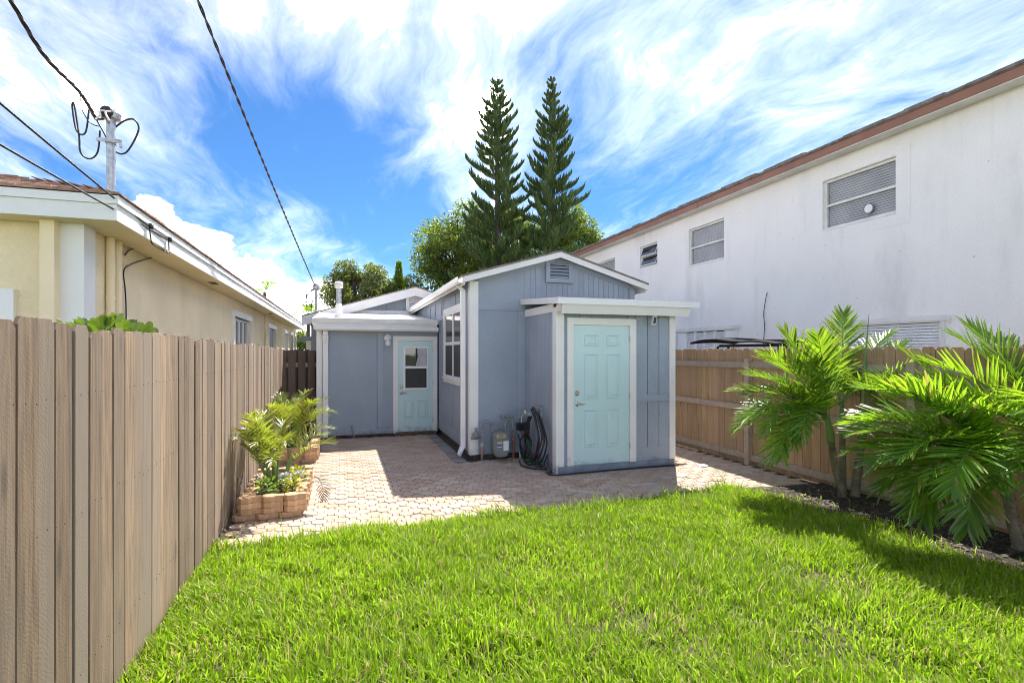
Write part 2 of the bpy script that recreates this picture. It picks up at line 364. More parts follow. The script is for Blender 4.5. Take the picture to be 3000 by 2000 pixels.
m_brass = paint('brass', (0.55, 0.38, 0.12), 0.35, 0.1, 20, 60, 0.05, metal=0.9)
m_label_w = paint('paper_white', (0.8, 0.8, 0.8), 0.6, 0.03, 5, 40, 0)
m_label_o = paint('sticker_orange', (0.62, 0.45, 0.24), 0.6, 0.05, 5, 40, 0)
m_label_b = paint('sticker_blue', (0.06, 0.12, 0.34), 0.5, 0.05, 5, 40, 0)
m_dial = paint('brass_dial', (0.50, 0.42, 0.22), 0.5, 0.2, 40, 60, 0.05)
m_mat = paint('brown_threshold', (0.11, 0.075, 0.05), 0.95, 0.4, 30, 90, 0.6)
m_fenceL = wood('weathered_fence_wood', (0.285, 0.195, 0.122), (0.125, 0.082, 0.053), saw=0.12, rnd=0.32, weath=(0.205, 0.165, 0.13), tint=0.85)
m_fenceR = wood('tan_fence_wood', (0.47, 0.295, 0.150), (0.29, 0.172, 0.088), rnd=0.16, weath=(0.38, 0.26, 0.16))
m_fenceP = wood('grey_tan_post_wood', (0.46, 0.34, 0.24), (0.32, 0.23, 0.16), rnd=0.08, grain=(8, 8, 8))
m_fenceD = wood('dark_fence_wood', (0.115, 0.082, 0.064), (0.07, 0.05, 0.04), rnd=0.15, weath=(0.14, 0.11, 0.09))
m_sand = paint('joint_sand', (0.065, 0.05, 0.038), 1.0, 0.3, 30, 200, 0.4)
m_soil = paint('dark_mulch_soil', (0.035, 0.027, 0.02), 1.0, 0.6, 25, 60, 0.9, 0.02)
m_lawnsoil = paint('lawn_thatch', (0.065, 0.07, 0.022), 1.0, 0.5, 14, 60, 0.8, 0.02, dirt=(0.21, 0.16, 0.085), dirt_amt=0.8, dirt_lo=0.5, dirt_scale=1.6, dirt_stretch=(1, 1, 1))
m_ground = paint('neighbourhood_ground', (0.10, 0.12, 0.05), 1.0, 0.4, 0.3, 4, 0.3)
m_bark = paint('grey_brown_bark', (0.10, 0.08, 0.065), 0.95, 0.35, 9, 18, 0.8, 0.02)
m_palmbark = paint('ringed_palm_bark', (0.17, 0.14, 0.095), 0.85, 0.3, 10, 12, 0.6, 0.01, (0.3, 0.3, 6))
m_palmgreen = paint('green_crownshaft', (0.16, 0.24, 0.07), 0.45, 0.15, 5, 20, 0.2, 0.003, (1, 1, 0.3))
m_canopy = paint('black_fabric', (0.025, 0.026, 0.032), 0.8, 0.1, 5, 200, 0.2)
m_canopy.node_tree.nodes['Principled BSDF'].inputs['Specular IOR Level'].default_value = 0.08
m_grass = leafmat('lawn_grass', (0.10, 0.205, 0.009), (0.30, 0.405, 0.018), (0.36, 0.58, 0.022), 0.48, 0.45, spec=0.25, third=((0.48, 0.40, 0.18), 0.88))
m_palmleaf = leafmat('palm_leaf', (0.055, 0.155, 0.02), (0.15, 0.27, 0.022), (0.36, 0.58, 0.025), 0.42, 0.26, third=((0.36, 0.33, 0.06), 0.955), ovar=0.38)
m_areca = leafmat('areca_leaf', (0.09, 0.155, 0.02), (0.28, 0.30, 0.04), (0.38, 0.46, 0.035), 0.36, 0.36, third=((0.20, 0.12, 0.05), 0.90), ovar=0.3)
m_yellowleaf = leafmat('yellow_green_leaf', (0.38, 0.42, 0.04), (0.55, 0.50, 0.05), (0.6, 0.62, 0.05), 0.4, 0.4)
m_petal = leafmat('white_petal', (0.75, 0.76, 0.82), (0.8, 0.8, 0.85), (0.7, 0.7, 0.75), 0.3, 0.5)
m_clusia = leafmat('thick_green_leaf', (0.055, 0.12, 0.018), (0.17, 0.25, 0.028), (0.22, 0.32, 0.03), 0.2, 0.3)
m_oak = leafmat('broad_leaf', (0.055, 0.09, 0.022), (0.14, 0.19, 0.035), (0.28, 0.39, 0.04), 0.40, 0.4, third=((0.27, 0.32, 0.03), 0.91))
m_oak2 = leafmat('olive_leaf', (0.06, 0.09, 0.028), (0.15, 0.18, 0.05), (0.27, 0.33, 0.06), 0.36, 0.4)
m_lime = leafmat('lime_leaf', (0.14, 0.24, 0.03), (0.24, 0.36, 0.05), (0.36, 0.5, 0.05), 0.4, 0.4)
m_pine = leafmat('norfolk_pine_needles', (0.05, 0.10, 0.03), (0.13, 0.205, 0.045), (0.21, 0.32, 0.05), 0.36, 0.5)
m_debris = leafmat('leaf_litter', (0.07, 0.05, 0.032), (0.17, 0.13, 0.095), (0.2, 0.15, 0.08), 0.1, 0.8)
def pavermat():
    m, t, p, out = newmat('concrete_paver')
    g = N(t, 'ShaderNodeNewGeometry'); oi = N(t, 'ShaderNodeObjectInfo')
    r = M(t, 'FRACT', M(t, 'ADD', M(t, 'MULTIPLY', g.outputs['Random Per Island'], 1.0), M(t, 'MULTIPLY', oi.outputs['Random'], 7.0)))
    cr = N(t, 'ShaderNodeValToRGB'); L(t, r, cr.inputs[0]); e = cr.color_ramp
    e.elements[0].color = (0.441, 0.335, 0.252, 1); e.elements[1].color = (0.486, 0.417, 0.346, 1)
    for pos, c in ((0.22, (0.380, 0.260, 0.187)), (0.42, (0.471, 0.379, 0.302)), (0.62, (0.410, 0.312, 0.252)), (0.8, (0.433, 0.320, 0.223))):
        q = e.elements.new(pos); q.color = (*c, 1)
    tc = N(t, 'ShaderNodeTexCoord'); ge = N(t, 'ShaderNodeNewGeometry')
    f = nz(t, ge.outputs['Position'], 70, 5, 0.7); big = nz(t, ge.outputs['Position'], 0.9, 4, 0.6)
    col = mixc(t, M(t, 'MULTIPLY', sstep(t, f, 0.45, 0.75), 0.35), cr.outputs[0], (0.274, 0.208, 0.166))
    col = mixc(t, M(t, 'MULTIPLY', sstep(t, big, 0.48, 0.7), 0.3), col, (0.304, 0.246, 0.202))
    L(t, col, p.inputs['Base Color']); p.inputs['Roughness'].default_value = 0.9
    bump(t, p, f, 0.35, 0.003); return m
m_paver = pavermat()
m_planter = paint('tan_block', (0.52, 0.33, 0.19), 0.92, 0.15, 9, 120, 0.5, 0.004, rnd=0.16, dirt=(0.30, 0.18, 0.10), dirt_amt=0.45, dirt_scale=4, dirt_stretch=(1, 1, 1))
m_darkpaver = paint('charcoal_paver', (0.20, 0.19, 0.19), 0.9, 0.15, 10, 120, 0.4, rnd=0.3)
rng = random.Random(7)
# ------------------------------------------------------------------ ground, patio, lawn sheets
obj('ground', MB().box(-300, 300, -300, 300, -0.6, -0.06), m_ground, kind='structure')
def edge_y(x): return 5.28+0.03*x+0.05*math.sin(x*1.7)+0.03*math.sin(x*4.1+1)
mb = MB()
for k in range(60):
    x0 = -1.095+k*7.07/60; x1 = x0+7.07/60
    mb.poly([(x0, -3, 0.012), (x1, -3, 0.012), (x1, edge_y(x1), 0.012), (x0, edge_y(x0), 0.012)])
obj('lawn_ground', mb, m_lawnsoil, kind='structure')
def bed_x(y): return 5.05-0.10*(y-3)+0.10*math.sin(y*2.1)+0.05*math.sin(y*5.3)-0.1*max(0, 4.2-y)
mb = MB()
for k in range(40):
    y0 = 0.5+k*4.85/40; y1 = y0+4.85/40
    mb.poly([(bed_x(y0), y0, 0.02), (6.1, y0, 0.02), (6.1, y1, 0.02), (bed_x(y1), y1, 0.02)])
obj('mulch_bed', mb, m_soil, kind='structure')
patio = obj('patio', MB().box(-1.6, 6.3, 4.9, 15, -0.2, -0.014), m_sand, kind='structure')

OH, OD, TQ = 0.0720, 0.1068, 0.0315
def paver_into(mb, M4, hgt=0.05, bev=0.005):
    e = OD-OH
    oc = [(OH, -e), (OH, e), (e, OH), (-e, OH), (-OH, e), (-OH, -e), (-e, -OH), (e, -OH)]
    tl = [(0.111-TQ, -TQ), (0.111+TQ, -TQ), (0.111+TQ, TQ), (0.111-TQ, TQ)]
    st = []
    for pts, c in ((oc, (0, 0)), (tl, (0.111, 0))):
        i = len(mb.v); n = len(pts); st.append(i)
        for (z, k) in ((-hgt, 0), (-bev, 0), (0, bev)):
            for (x, y) in pts:
                dx, dy = x-c[0], y-c[1]; r = math.hypot(dx, dy); q = (r-k)/r
                mb.v.append(tuple(M4 @ Vector((c[0]+dx*q, c[1]+dy*q, z))))
        for a in (0, n):
            for k in range(n): mb.face((i+a+k, i+a+(k+1) % n, i+a+n+(k+1) % n, i+a+n+k))
        mb.face(range(i+2*n, i+3*n))
    a, b = st; mb.face((a+0, b+0, b+3, a+1))
pm = MB(); paver_into(pm, Matrix()); pav_me = mesh_of('paver', pm); pav_me.materials.append(m_paver)
def free(x, y):
    if x < -1.02 or x > 5.93 or y < 4.98: return False
    if x < 1.80: return y < 11.2
    if x < 2.86: return y < 8.22 if x > 1.95 else y < 11.2
    if x < 5.02: return y < 6.90
    return y < 9.6
spots = []
P = 0.222
for i in range(-8, 30):
    for j in range(20, 54):
        for h in (0, 1):
            x = i*P+h*P/2; y = j*P+h*P/2
            if not free(x, y) or (x > 1.72 and y > 8.2 and x < 2.0): continue
            if y < edge_y(x)-0.12: continue
            spots.append((x*SN+y*CS, x, y))
spots.sort()
vis = [s for s in spots if -0.75 < (s[1]*CS-s[2]*SN)/s[0] < 0.9]
near = set(vis[:300]); fld = MB()
for s in spots:
    _, x, y = s
    M4 = Matrix.Translation((x, y, rng.gauss(0, 0.0018))) @ Matrix.Rotation(rng.gauss(0, 0.012), 4, 'X') @ Matrix.Rotation(rng.gauss(0, 0.012), 4, 'Y') @ Matrix.Rotation(rng.gauss(0, 0.012), 4, 'Z')
    if s in near:
        o = link('paver', pav_me, patio); o.matrix_local = M4
    else: paver_into(fld, M4)
obj('paver_field', fld, m_paver, patio, kind='stuff')
bm_ = MB().box(-0.098, 0.098, -0.098, 0.098, -0.05, 0); br_me = mesh_of('border_paver', bm_); br_me.materials.append(m_darkpaver)
for k in range(15):
    o = link('border_paver', br_me, patio, (1.80, 8.30+k*0.2, 0.006+rng.gauss(0, 0.0015)))
B('drain_cover', 0, 0, 0, 0, 0, 0, m_steel) if False else None
obj('drain_cover', MB().lathe([(0.085, -0.005), (0.085, 0.008), (0.075, 0.012), (0.02, 0.012), (0.02, 0.008), (0.001, 0.008)], (5.27, 6.78, 0.004), n=24), m_steel,
    label='small round metal drain cover set in the pavers beside the shed', cat='drain cover')

# ------------------------------------------------------------------ fences
def plank_mesh(name, w, h, t, mat, ear=0.03, ax='y', taper=0.0):
    e = ear; pts = [(-w/2, 0), (w/2, 0), (w/2, h-e), (w/2-e*0.8, h), (-w/2+e*0.8, h), (-w/2, h-e)]
    mb = MB(); b = 0.003
    pts2 = [((p[0]*(1-2*b/w)), p[1] if p[1] < 0.01 else p[1]-b*0.5) for p in pts]
    n = len(pts)
    def P(p, d): return (d, p[0], p[1]) if ax == 'y' else (p[0], d, p[1])
    rings = [[P(p, 0) for p in pts2], [P(p, b) for p in pts], [P(p, t) for p in pts]]
    i = 0
    for r in rings: mb.v += r
    mb.face(range(n-1, -1, -1)); mb.face(range(2*n, 3*n))
    for a in (0, n):
        for k in range(n): mb.face((a+k, a+(k+1) % n, a+n+(k+1) % n, a+n+k))
    me = mesh_of(name, mb); me.materials.append(mat); return me
lf = thing('fence', (-1.11, 6.3, 0), 'long weathered grey brown dog-eared plank fence beside the cream house', 'fence')
pl_me = [plank_mesh('plank', 0.1385, h, 0.016, m_fenceL, 0.028) for h in (1.845, 1.855, 1.865)]
pitch = 0.1405; k = 0; y = 1.0
while y < 11.42:
    top = 1.87-0.05*max(0, (y-2))/9.4
    o = link('plank', rng.choice(pl_me), lf)
    sz = (top+rng.gauss(0, 0.006))/1.855
    o.location = Vector((-1.116+rng.gauss(0, 0.0022)+(0.0 if k % 5 else 0.003), y, 0.0))-WP[lf.name]; o.scale = (-1, 1, sz)
    o.rotation_euler = (rng.gauss(0, 0.0025), 0, rng.gauss(0, 0.016)); k += 1
    y += pitch+max(0, rng.gauss(0.0005, 0.003))
for z in (0.3, 1.0, 1.52): obj('rail', MB().box(-1.17, -1.134, 1.0, 11.4, z, z+0.085), m_fenceP, lf)
for y in (1.5, 3.94, 6.38, 8.82, 11.26): obj('post', MB().box(-1.26, -1.172, y, y+0.088, 0, 1.75), m_fenceP, lf)
# nail heads on the near planks
nm = MB()
y = 1.0
while y < 9:
    for z in (0.34, 1.04+0.004*y, 1.56):
        for d in ((-0.035, 0.032) if rng.random() < 0.7 else (0.03,)): nm.lathe([(0.0033, 0.0), (0.003, 0.002)], (-1.099, y+d+rng.gauss(0, 0.004), z+rng.gauss(0, 0.006)), 'x', 6)
    y += 0.1415
obj('nail_heads', nm, m_found, lf, kind='stuff')

bf = thing('fence', (-0.78, 11.6, 0), 'short dark brown board-on-board fence between plank fence and blue house', 'fence')
dk = plank_mesh('plank', 0.135, 1.785, 0.018, m_fenceD, 0.03, 'x')
for k in range(5):
    o = link('plank', dk, bf); o.location = Vector((-1.15+k*0.186, 11.55, rng.gauss(0, 0.005)))-WP[bf.name]; o.scale = (1, -1, 1)
for k in range(5):
    o = link('plank', dk, bf); o.location = Vector((-1.06+k*0.186, 11.625, rng.gauss(0, 0.005)))-WP[bf.name]
for z in (0.25, 0.85, 1.44): obj('rail', MB().box(-1.25, -0.42, 11.572, 11.61, z, z+0.09), m_fenceP if z > 1 else m_fenceD, bf)

rf = thing('fence', (6.03, 5.2, 0), 'tan wooden privacy fence with rails and posts below the white building', 'fence')
rp_me = [plank_mesh('plank', 0.1385, h, 0.016, m_fenceR, 0.03) for h in (1.795, 1.80, 1.808)]
y = 0.9
while y < 10.2:
    o = link('plank', rng.choice(rp_me), rf); o.location = Vector((6.046+rng.gauss(0, 0.0015), y, 0.0))-WP[rf.name]
    o.rotation_euler = (rng.gauss(0, 0.002), 0, 0); o.scale = (1, 1, 1+rng.gauss(0, 0.003)); y += 0.1415+max(0, rng.gauss(0, 0.0015))
posts = [1.72, 4.16, 6.63, 9.07]
for y in posts: obj('post', MB().box(5.962, 6.04, y-0.045, y+0.045, 0, 1.635+rng.gauss(0, 0.005)), m_fenceP, rf)
for a, b in zip([0.9]+posts, posts+[10.2]):
    for z0, z1 in ((0.075, 0.165), (0.83, 0.92), (1.505, 1.595)):
        dz = rng.gauss(0, 0.006); obj('rail', MB().box(6.004, 6.043, a+0.047, b-0.047, z0+dz, z1+dz), m_fenceP, rf)

# ------------------------------------------------------------------ the blue house
H = thing('cottage', (2.5, 9.5, 0), 'blue-grey cottage with white trim, low gables and two pale aqua doors', 'house')
RX, RZ, SL = 3.50, 3.44, 0.292       # ridge of the middle wing
def roofz(x): return RZ-SL*abs(x-RX)
# core volumes
WX0, WX1, WY = 2.0, 5.02, 8.35
obj('wall', MB().prism([(WX0+0.012, 0.10), (WX1-0.012, 0.10), (WX1-0.012, roofz(WX1)-0.06), (RX, RZ-0.06), (WX0+0.012, roofz(WX0)-0.06)], 'y', WY+0.012, 15.1), m_blue, H)
obj('foundation', MB().box(WX0+0.05, WX1-0.05, WY+0.05, 15, -0.05, 0.10), m_found, H)
# front panels
def clipped_board(name, x0, x1, z0, yb, yf, off=0.0, mat=m_blue_board):
    return obj(name, MB().prism([(x0, z0), (x1, z0), (x1, roofz(x1)-0.15-off)] + ([(RX, RZ-0.15-off)] if x0 < RX < x1 else []) + [(x0, roofz(x0)-0.15-off)], 'y', yf, yb), mat, H)
obj('siding_panel', MB().box(2.122, 2.928, WY-0.006, WY+0.011, 0.195, 2.438), m_blue, H)
clipped_board('siding_panel', 2.122, 2.926, 2.556, WY+0.011, WY-0.006, mat=m_blue)
x = 2.93; 
while x < 4.90:
    x1 = min(x+0.0985, 4.915)
    if not (x1 > 3.30 and x < 3.80): clipped_board('siding_board', x, x1-0.004, 2.50, WY+0.011, WY-0.004)
    else: obj('siding_board', MB().box(x, x1-0.004, WY-0.004, WY+0.011, 2.50, 2.925), m_blue_board, H)
    x += 0.0985
obj('corner_trim', MB().box(1.975, 2.12, WY-0.026, WY+0.011, 0.075, roofz(2.0)-0.10), m_white, H)
obj('corner_trim', MB().box(1.976, 2.0, WY+0.0115, WY+0.12, 0.075, roofz(2.0)-0.12), m_white, H)
obj('skirt_board', MB().box(2.121, 2.945, WY-0.014, WY+0.011, 0.075, 0.194), m_blue_trim, H)
obj('belt_trim', MB().box(2.121, 2.928, WY-0.020, WY+0.011, 2.439, 2.555), m_blue_trim, H)
obj('batten', MB().box(2.929, 2.949+0.0, WY-0.014, WY+0.011, 0.195, 2.49), m_blue_trim, H)
obj('batten', MB().box(2.80, 2.927, WY-0.022, WY-0.0065, 0.20, 2.436), m_blue_trim, H)
obj('corner_trim', MB().box(4.918, 5.022, WY-0.02, WY+0.011, 0.10, roofz(5.0)-0.13), m_blue_trim, H)
def rake(name, xa, xb, top, h, y0, y1, mat):
    za, zb = roofz(xa)-top, roofz(xb)-top
    return obj(name, MB().prism([(xa, za-h), (xb, zb-h), (xb, zb), (xa, za)], 'y', y0, y1), mat, H)
for xa, xb in ((2.121, RX-0.001), (RX+0.001, 4.917)): rake('rake_trim', xa, xb, 0.065, 0.085, WY-0.018, WY+0.011, m_blue_trim)
# gable vent
V = obj('vent', MB().box(3.37, 3.73, WY-0.001, WY+0.011, 3.0, 3.30), m_black, H, label='blue-grey louvred gable vent')
for (a, b, c, d) in ((3.30, 3.375, 2.935, 3.23), (3.725, 3.80, 2.935, 3.23), (3.375, 3.725, 2.935, 3.005)):
    obj('vent_frame', MB().box(a, b, WY-0.045, WY-0.0065, c, d), m_blue_trim, V)
obj('vent_frame', MB().prism([(3.30, 3.231), (3.375, 3.231), (3.375, 3.275), (3.5, 3.315), (3.5, 3.345), (3.30, 3.29)], 'y', WY-0.0455, WY-0.0065), m_blue_trim, V)
obj('vent_frame', MB().prism([(3.80, 3.231), (3.725, 3.231), (3.725, 3.275), (3.501, 3.315), (3.501, 3.345), (3.80, 3.29)], 'y', WY-0.0455, WY-0.0065), m_blue_trim, V)
for k in range(5):
    z = 3.012+k*0.056
    obj('louver', MB().hexa([(3.378, WY-0.04, z), (3.722, WY-0.04, z), (3.722, WY-0.006, z+0.034), (3.378, WY-0.006, z+0.034), (3.378, WY-0.04, z+0.012), (3.722, WY-0.04, z+0.012), (3.722, WY-0.006, z+0.046), (3.378, WY-0.006, z+0.046)]), m_blue_trim, V)
# middle wing roof
def roof_half(xa, xb, y0, y1, up, th, mat, name='roof', par=None):
    za, zb = roofz(xa)+up, roofz(xb)+up
    return obj(name, MB().prism([(xa, za-th), (xb, zb-th), (xb, zb), (xa, za)], 'y', y0, y1), mat, par or H)
EL, ER = 1.84, 5.17
r1 = roof_half(EL-0.02, RX-0.001, 8.13, 15.2, 0.022, 0.03, m_rooftile)
r2 = roof_half(RX+0.001, ER+0.02, 8.13, 15.2, 0.022, 0.03, m_rooftile)
for xa, xb, r in ((EL, RX-0.0005, r1), (RX+0.0005, ER, r2)):
    roof_half(xa, xb, 8.14, 8.165, -0.009, 0.095, m_white, 'rake_board', r)
    roof_half(xa, xb, 8.1655, 15.1, -0.009, 0.045, m_whitemetal, 'roof_deck', r)
obj('fascia', MB().box(EL+0.001, EL+0.022, 8.166, 15.1, roofz(EL)-0.14, roofz(EL)-0.056), m_white, H)
obj('fascia', MB().box(ER-0.022, ER-0.001, 8.166, 15.1, roofz(ER)-0.14, roofz(ER)-0.056), m_white, H)
# gutter and downspout of the middle wing
g = [(1.838, 2.945), (1.838, 2.845), (1.775, 2.845), (1.752, 2.88), (1.745, 2.945), (1.752, 2.945), (1.758, 2.885), (1.778, 2.853), (1.83, 2.853), (1.83, 2.945)]
gt = obj('gutter', MB().prism(g, 'y', 8.20, 15.1), m_whitemetal, H)
dsx0, dsx1 = 1.865, 1.938
dp = MB().box(dsx0, dsx1, 8.47, 8.555, 0.20, 2.76)
obj('downspout', dp, m_whitemetal, H, label='white downspout at the corner of the middle wing')
obj('downspout', MB().hexa([(1.865, 8.47, 2.762), (1.938, 8.47, 2.762), (1.938, 8.555, 2.762), (1.865, 8.555, 2.762), (1.762, 8.46, 2.843), (1.832, 8.46, 2.843), (1.832, 8.56, 2.843), (1.762, 8.56, 2.843)]), m_whitemetal, H)
obj('downspout', MB().hexa([(1.79, 8.36, 0.085), (1.84, 8.40, 0.045), (1.86, 8.50, 0.045), (1.80, 8.48, 0.085), (1.863, 8.468, 0.198), (1.94, 8.468, 0.198), (1.94, 8.557, 0.198), (1.863, 8.557, 0.198)]), m_whitemetal, H)
for z in (): obj('downspout_strap', MB().box(1.862, 1.995, 8.467, 8.558, z, z+0.03), m_whitemetal, H)
# left wall of the middle wing
LX = WX0
def lbox(name, y0, y1, z0, z1, proud, mat, par=None): return obj(name, MB().box(LX-proud, LX+0.0115, y0, y1, z0, z1), mat, par or H)
lbox('siding_panel', 8.472, 8.825, 0.30, 2.75, 0.006, m_blue); lbox('siding_panel', 8.826, 10.62, 0.30, 1.145, 0.006, m_blue)
lbox('siding_panel', 10.621, 11.28, 0.30, 2.40, 0.006, m_blue); lbox('siding_panel', 8.826, 10.62, 2.605, 2.80, 0.006, m_blue)
lbox('siding_panel', 10.621, 15, 2.51, 2.80, 0.006, m_blue)
lbox('skirt_board', 8.472, 11.28, 0.10, 0.299, 0.012, m_blue_trim)
lbox('belt_trim', 10.622, 14.98, 2.401, 2.509, 0.022, m_blue_trim)
for y in (9.80, 11.15): 
    lbox('batten', y, y+0.05, 0.30, 1.144 if y < 10 else 2.40, 0.02, m_blue_trim)
for y in (9.5, 10.66, 10.9, 11.7, 12.4, 13.1, 13.8, 14.5): lbox('batten', y, y+0.05, 2.62 if y < 10.6 else 2.512, 2.80, 0.02, m_blue_trim)
# window of the middle wing
W = obj('window', MB().box(LX-0.004, LX+0.0105, 8.93, 10.51, 1.25, 2.50), m_room, H, label='white four-pane sash window')
for (a, b, c, d) in ((8.83, 8.928, 1.15, 2.60), (10.512, 10.615, 1.15, 2.60), (8.929, 10.511, 2.501, 2.60), (8.929, 10.511, 1.15, 1.249)):
    obj('window_trim', MB().box(LX-0.032, LX-0.0065, a, b, c, d), m_white, W)
obj('sill', MB().box(LX-0.06, LX-0.0322, 8.80, 10.64, 1.225, 1.25), m_white, W)
for (a, b) in ((8.93, 8.975), (9.66, 9.74), (10.465, 10.51)): obj('sash', MB().box(LX-0.026, LX-0.0045, a, b, 1.25, 2.50), m_vinyl, W)
for (a, b) in ((8.976, 9.659), (9.741, 10.464)):
    for (c, d) in ((1.25, 1.30), (1.88, 1.94), (2.46, 2.50)): obj('sash', MB().box(LX-0.025, LX-0.0045, a, b, c, d), m_vinyl, W)
    obj('pane', MB().box(LX-0.012, LX-0.0048, a, b, 1.941, 2.459), m_glass, W)
    obj('pane', MB().box(LX-0.016, LX-0.0048, a, b, 1.301, 1.879), m_screen, W)
    obj('pane_bar', MB().box(LX-0.014, LX-0.0122, (a+b)/2-0.008, (a+b)/2+0.008, 1.941, 2.459), m_vinyl, W) if False else None
# ---- left wing
Y2 = 11.3
obj('wall', MB().box(-0.46, 1.985, Y2+0.012, 14.95, 0.04, 2.30), m_blue, H)
obj('foundation', MB().box(-0.42, 1.94, Y2+0.04, 14.9, -0.05, 0.04), m_found, H)
def fbox(name, x0, x1, z0, z1, proud, mat, par=None, Y=None): 
    Y = Y2 if Y is None else Y
    return obj(name, MB().box(x0, x1, Y-proud, Y+0.0115, z0, z1), mat, par or H)
fbox('siding_panel', -0.36, 0.70, 0.16, 2.20, 0.006, m_blue); fbox('siding_panel', 0.703, 1.03, 0.16, 2.20, 0.006, m_blue)
fbox('siding_panel', 1.0305, 1.95, 2.085, 2.20, 0.006, m_blue); fbox('skirt_board', -0.36, 1.029, 0.045, 0.159, 0.014, m_blue_trim)
obj('batten', MB().box(0.71, 0.82, Y2-0.026, Y2-0.0065, 0.165, 2.195), m_blue_trim, H)
obj('corner_trim', MB().box(-0.485, -0.375, Y2-0.03, Y2+0.0115, 0.03, 2.22), m_white, H)
obj('corner_trim', MB().box(-0.486, -0.461, Y2+0.012, Y2+0.12, 0.03, 2.22), m_white, H)
obj('downspout', MB().box(-0.366, -0.262, Y2-0.085, Y2-0.015, 0.03, 1.92), m_whitemetal, H, label='white downspout beside the aqua half-glass door wall')
for k in range(5):   # crimped elbow under the gutter
    z = 1.925+k*0.034; o_ = 0.022*math.sin(k/4*math.pi)+0.012*k
    obj('downspout_elbow', MB().box(-0.368-0.002*(k % 2), -0.258+0.002*(k % 2), Y2-0.09-o_, Y2-0.015-o_, z, z+0.032), m_whitemetal, H)
obj('downspout_elbow', MB().box(-0.36, -0.27, Y2-0.155, Y2-0.055, 2.096, 2.17), m_whitemetal, H)
obj('fascia', MB().box(-0.54, 1.93, Y2-0.175, Y2-0.14, 2.262, 2.41), m_white, H)
obj('soffit', MB().box(-0.535, 1.93, Y2-0.139, Y2-0.001, 2.205, 2.262), m_white, H)
g2 = [(Y2-0.141, 2.260), (Y2-0.141, 2.175), (Y2-0.215, 2.175), (Y2-0.245, 2.205), (Y2-0.25, 2.260), (Y2-0.24, 2.260), (Y2-0.235, 2.21), (Y2-0.21, 2.183), (Y2-0.15, 2.183), (Y2-0.15, 2.26)]
obj('gutter', MB().prism(g2, 'x', -0.50, 1.95), m_whitemetal, H)
rr = obj('roof', MB().hexa([(-0.52, Y2-0.14, 2.36), (1.985, Y2-0.14, 2.34), (1.985, 14.96, 2.74), (-0.52, 14.96, 2.74), (-0.53, Y2-0.17, 2.415), (1.986, Y2-0.17, 2.395), (1.986, 14.96, 2.80), (-0.53, 14.96, 2.80)]), m_membrane, H)
obj('roof_edge_strip', MB().box(-0.545, 1.94, Y2-0.205, Y2-0.1765, 2.335, 2.428), m_dirtywhite, rr)
obj('side_fascia', MB().hexa([(-0.56, Y2-0.17, 2.30), (-0.535, Y2-0.17, 2.30), (-0.535, 14.9, 2.66), (-0.56, 14.9, 2.66), (-0.56, Y2-0.17, 2.42), (-0.535, Y2-0.17, 2.42), (-0.535, 14.9, 2.82), (-0.56, 14.9, 2.82)]), m_white, H)
# vent pipe on the flat roof
vp = obj('vent_pipe', MB().cyl((-0.06, 12, 2.44), (-0.06, 12, 3.18), 0.052, 16), m_steel, H, smooth=False)
obj('pipe_boot', MB().lathe([(0.13, 2.45), (0.075, 2.56), (0.06, 2.78), (0.053, 2.80)], (-0.06, 12, 0), n=16), m_dirtywhite, vp)
obj('pipe_cap', MB().lathe([(0.055, 3.13), (0.085, 3.14), (0.09, 3.18), (0.082, 3.185), (0.09, 3.19), (0.088, 3.25), (0.06, 3.275), (0.01, 3.28)], (-0.06, 12, 0), n=16), m_dirtywhite, vp)
# half-glass door of the left wing
def door(x0, x1, z0, z1, Y, panels, label, glass=None):
    D = obj('door', MB().box(x0, x1, Y-0.004, Y+0.0105, z0, z1), m_door, H, label=label)
    w, h = x1-x0, z1-z0
    for (a, b, c, d) in panels:
        xa, xb, za, zb = x0+a*w, x0+b*w, z1-d*h, z1-c*h; e = 0.014
        mb = MB()
        ring = []
        for (q, yy) in ((0, Y-0.0045), (0.008, Y-0.016), (0.018, Y-0.0052), (0.030, Y-0.0052), (0.050, Y-0.017)):
            i = len(mb.v); mb.v += [(xa+q, yy, za+q), (xb-q, yy, za+q), (xb-q, yy, zb-q), (xa+q, yy, zb-q)]; ring.append(i)
        for p_, q_ in zip(ring, ring[1:]):
            for k in range(4): mb.face((p_+k, p_+(k+1) % 4, q_+(k+1) % 4, q_+k))
        i = ring[-1]; mb.face((i, i+1, i+2, i+3)); obj('door_panel', mb, m_door, D)
    return D
fbox('door_trim', 1.03, 1.128, 0.03, 2.085, 0.03, m_white); fbox('door_trim', 1.872, 1.955, 0.03, 2.085, 0.03, m_white)
fbox('door_trim', 1.1285, 1.8715, 1.992, 2.085, 0.03, m_white)
D1 = door(1.13, 1.87, 0.062, 1.99, Y2, [(0.17, 0.44, 0.66, 0.86), (0.57, 0.84, 0.66, 0.86)], 'pale aqua half-glass door')
fr = MB()
gx0, gx1, gz0, gz1 = 1.245, 1.765, 0.945, 1.865
for (a, b, c, d) in ((gx0, gx0+0.035, gz0, gz1), (gx1-0.035, gx1, gz0, gz1)): obj('glass_frame', MB().box(a, b, Y2-0.028, Y2-0.0045, c, d), m_vinyl, D1)
for (c, d) in ((gz0, gz0+0.04), (1.40, 1.45), (gz1-0.035, gz1)): obj('glass_frame', MB().box(gx0+0.0355, gx1-0.0355, Y2-0.026, Y2-0.0045, c, d), m_vinyl, D1)
obj('pane', MB().box(gx0+0.036, gx1-0.036, Y2-0.010, Y2-0.0046, 1.451, gz1-0.036), m_glass, D1)
obj('pane', MB().box(gx0+0.036, gx1-0.036, Y2-0.013, Y2-0.0046, gz0+0.041, 1.399), m_screen, D1)
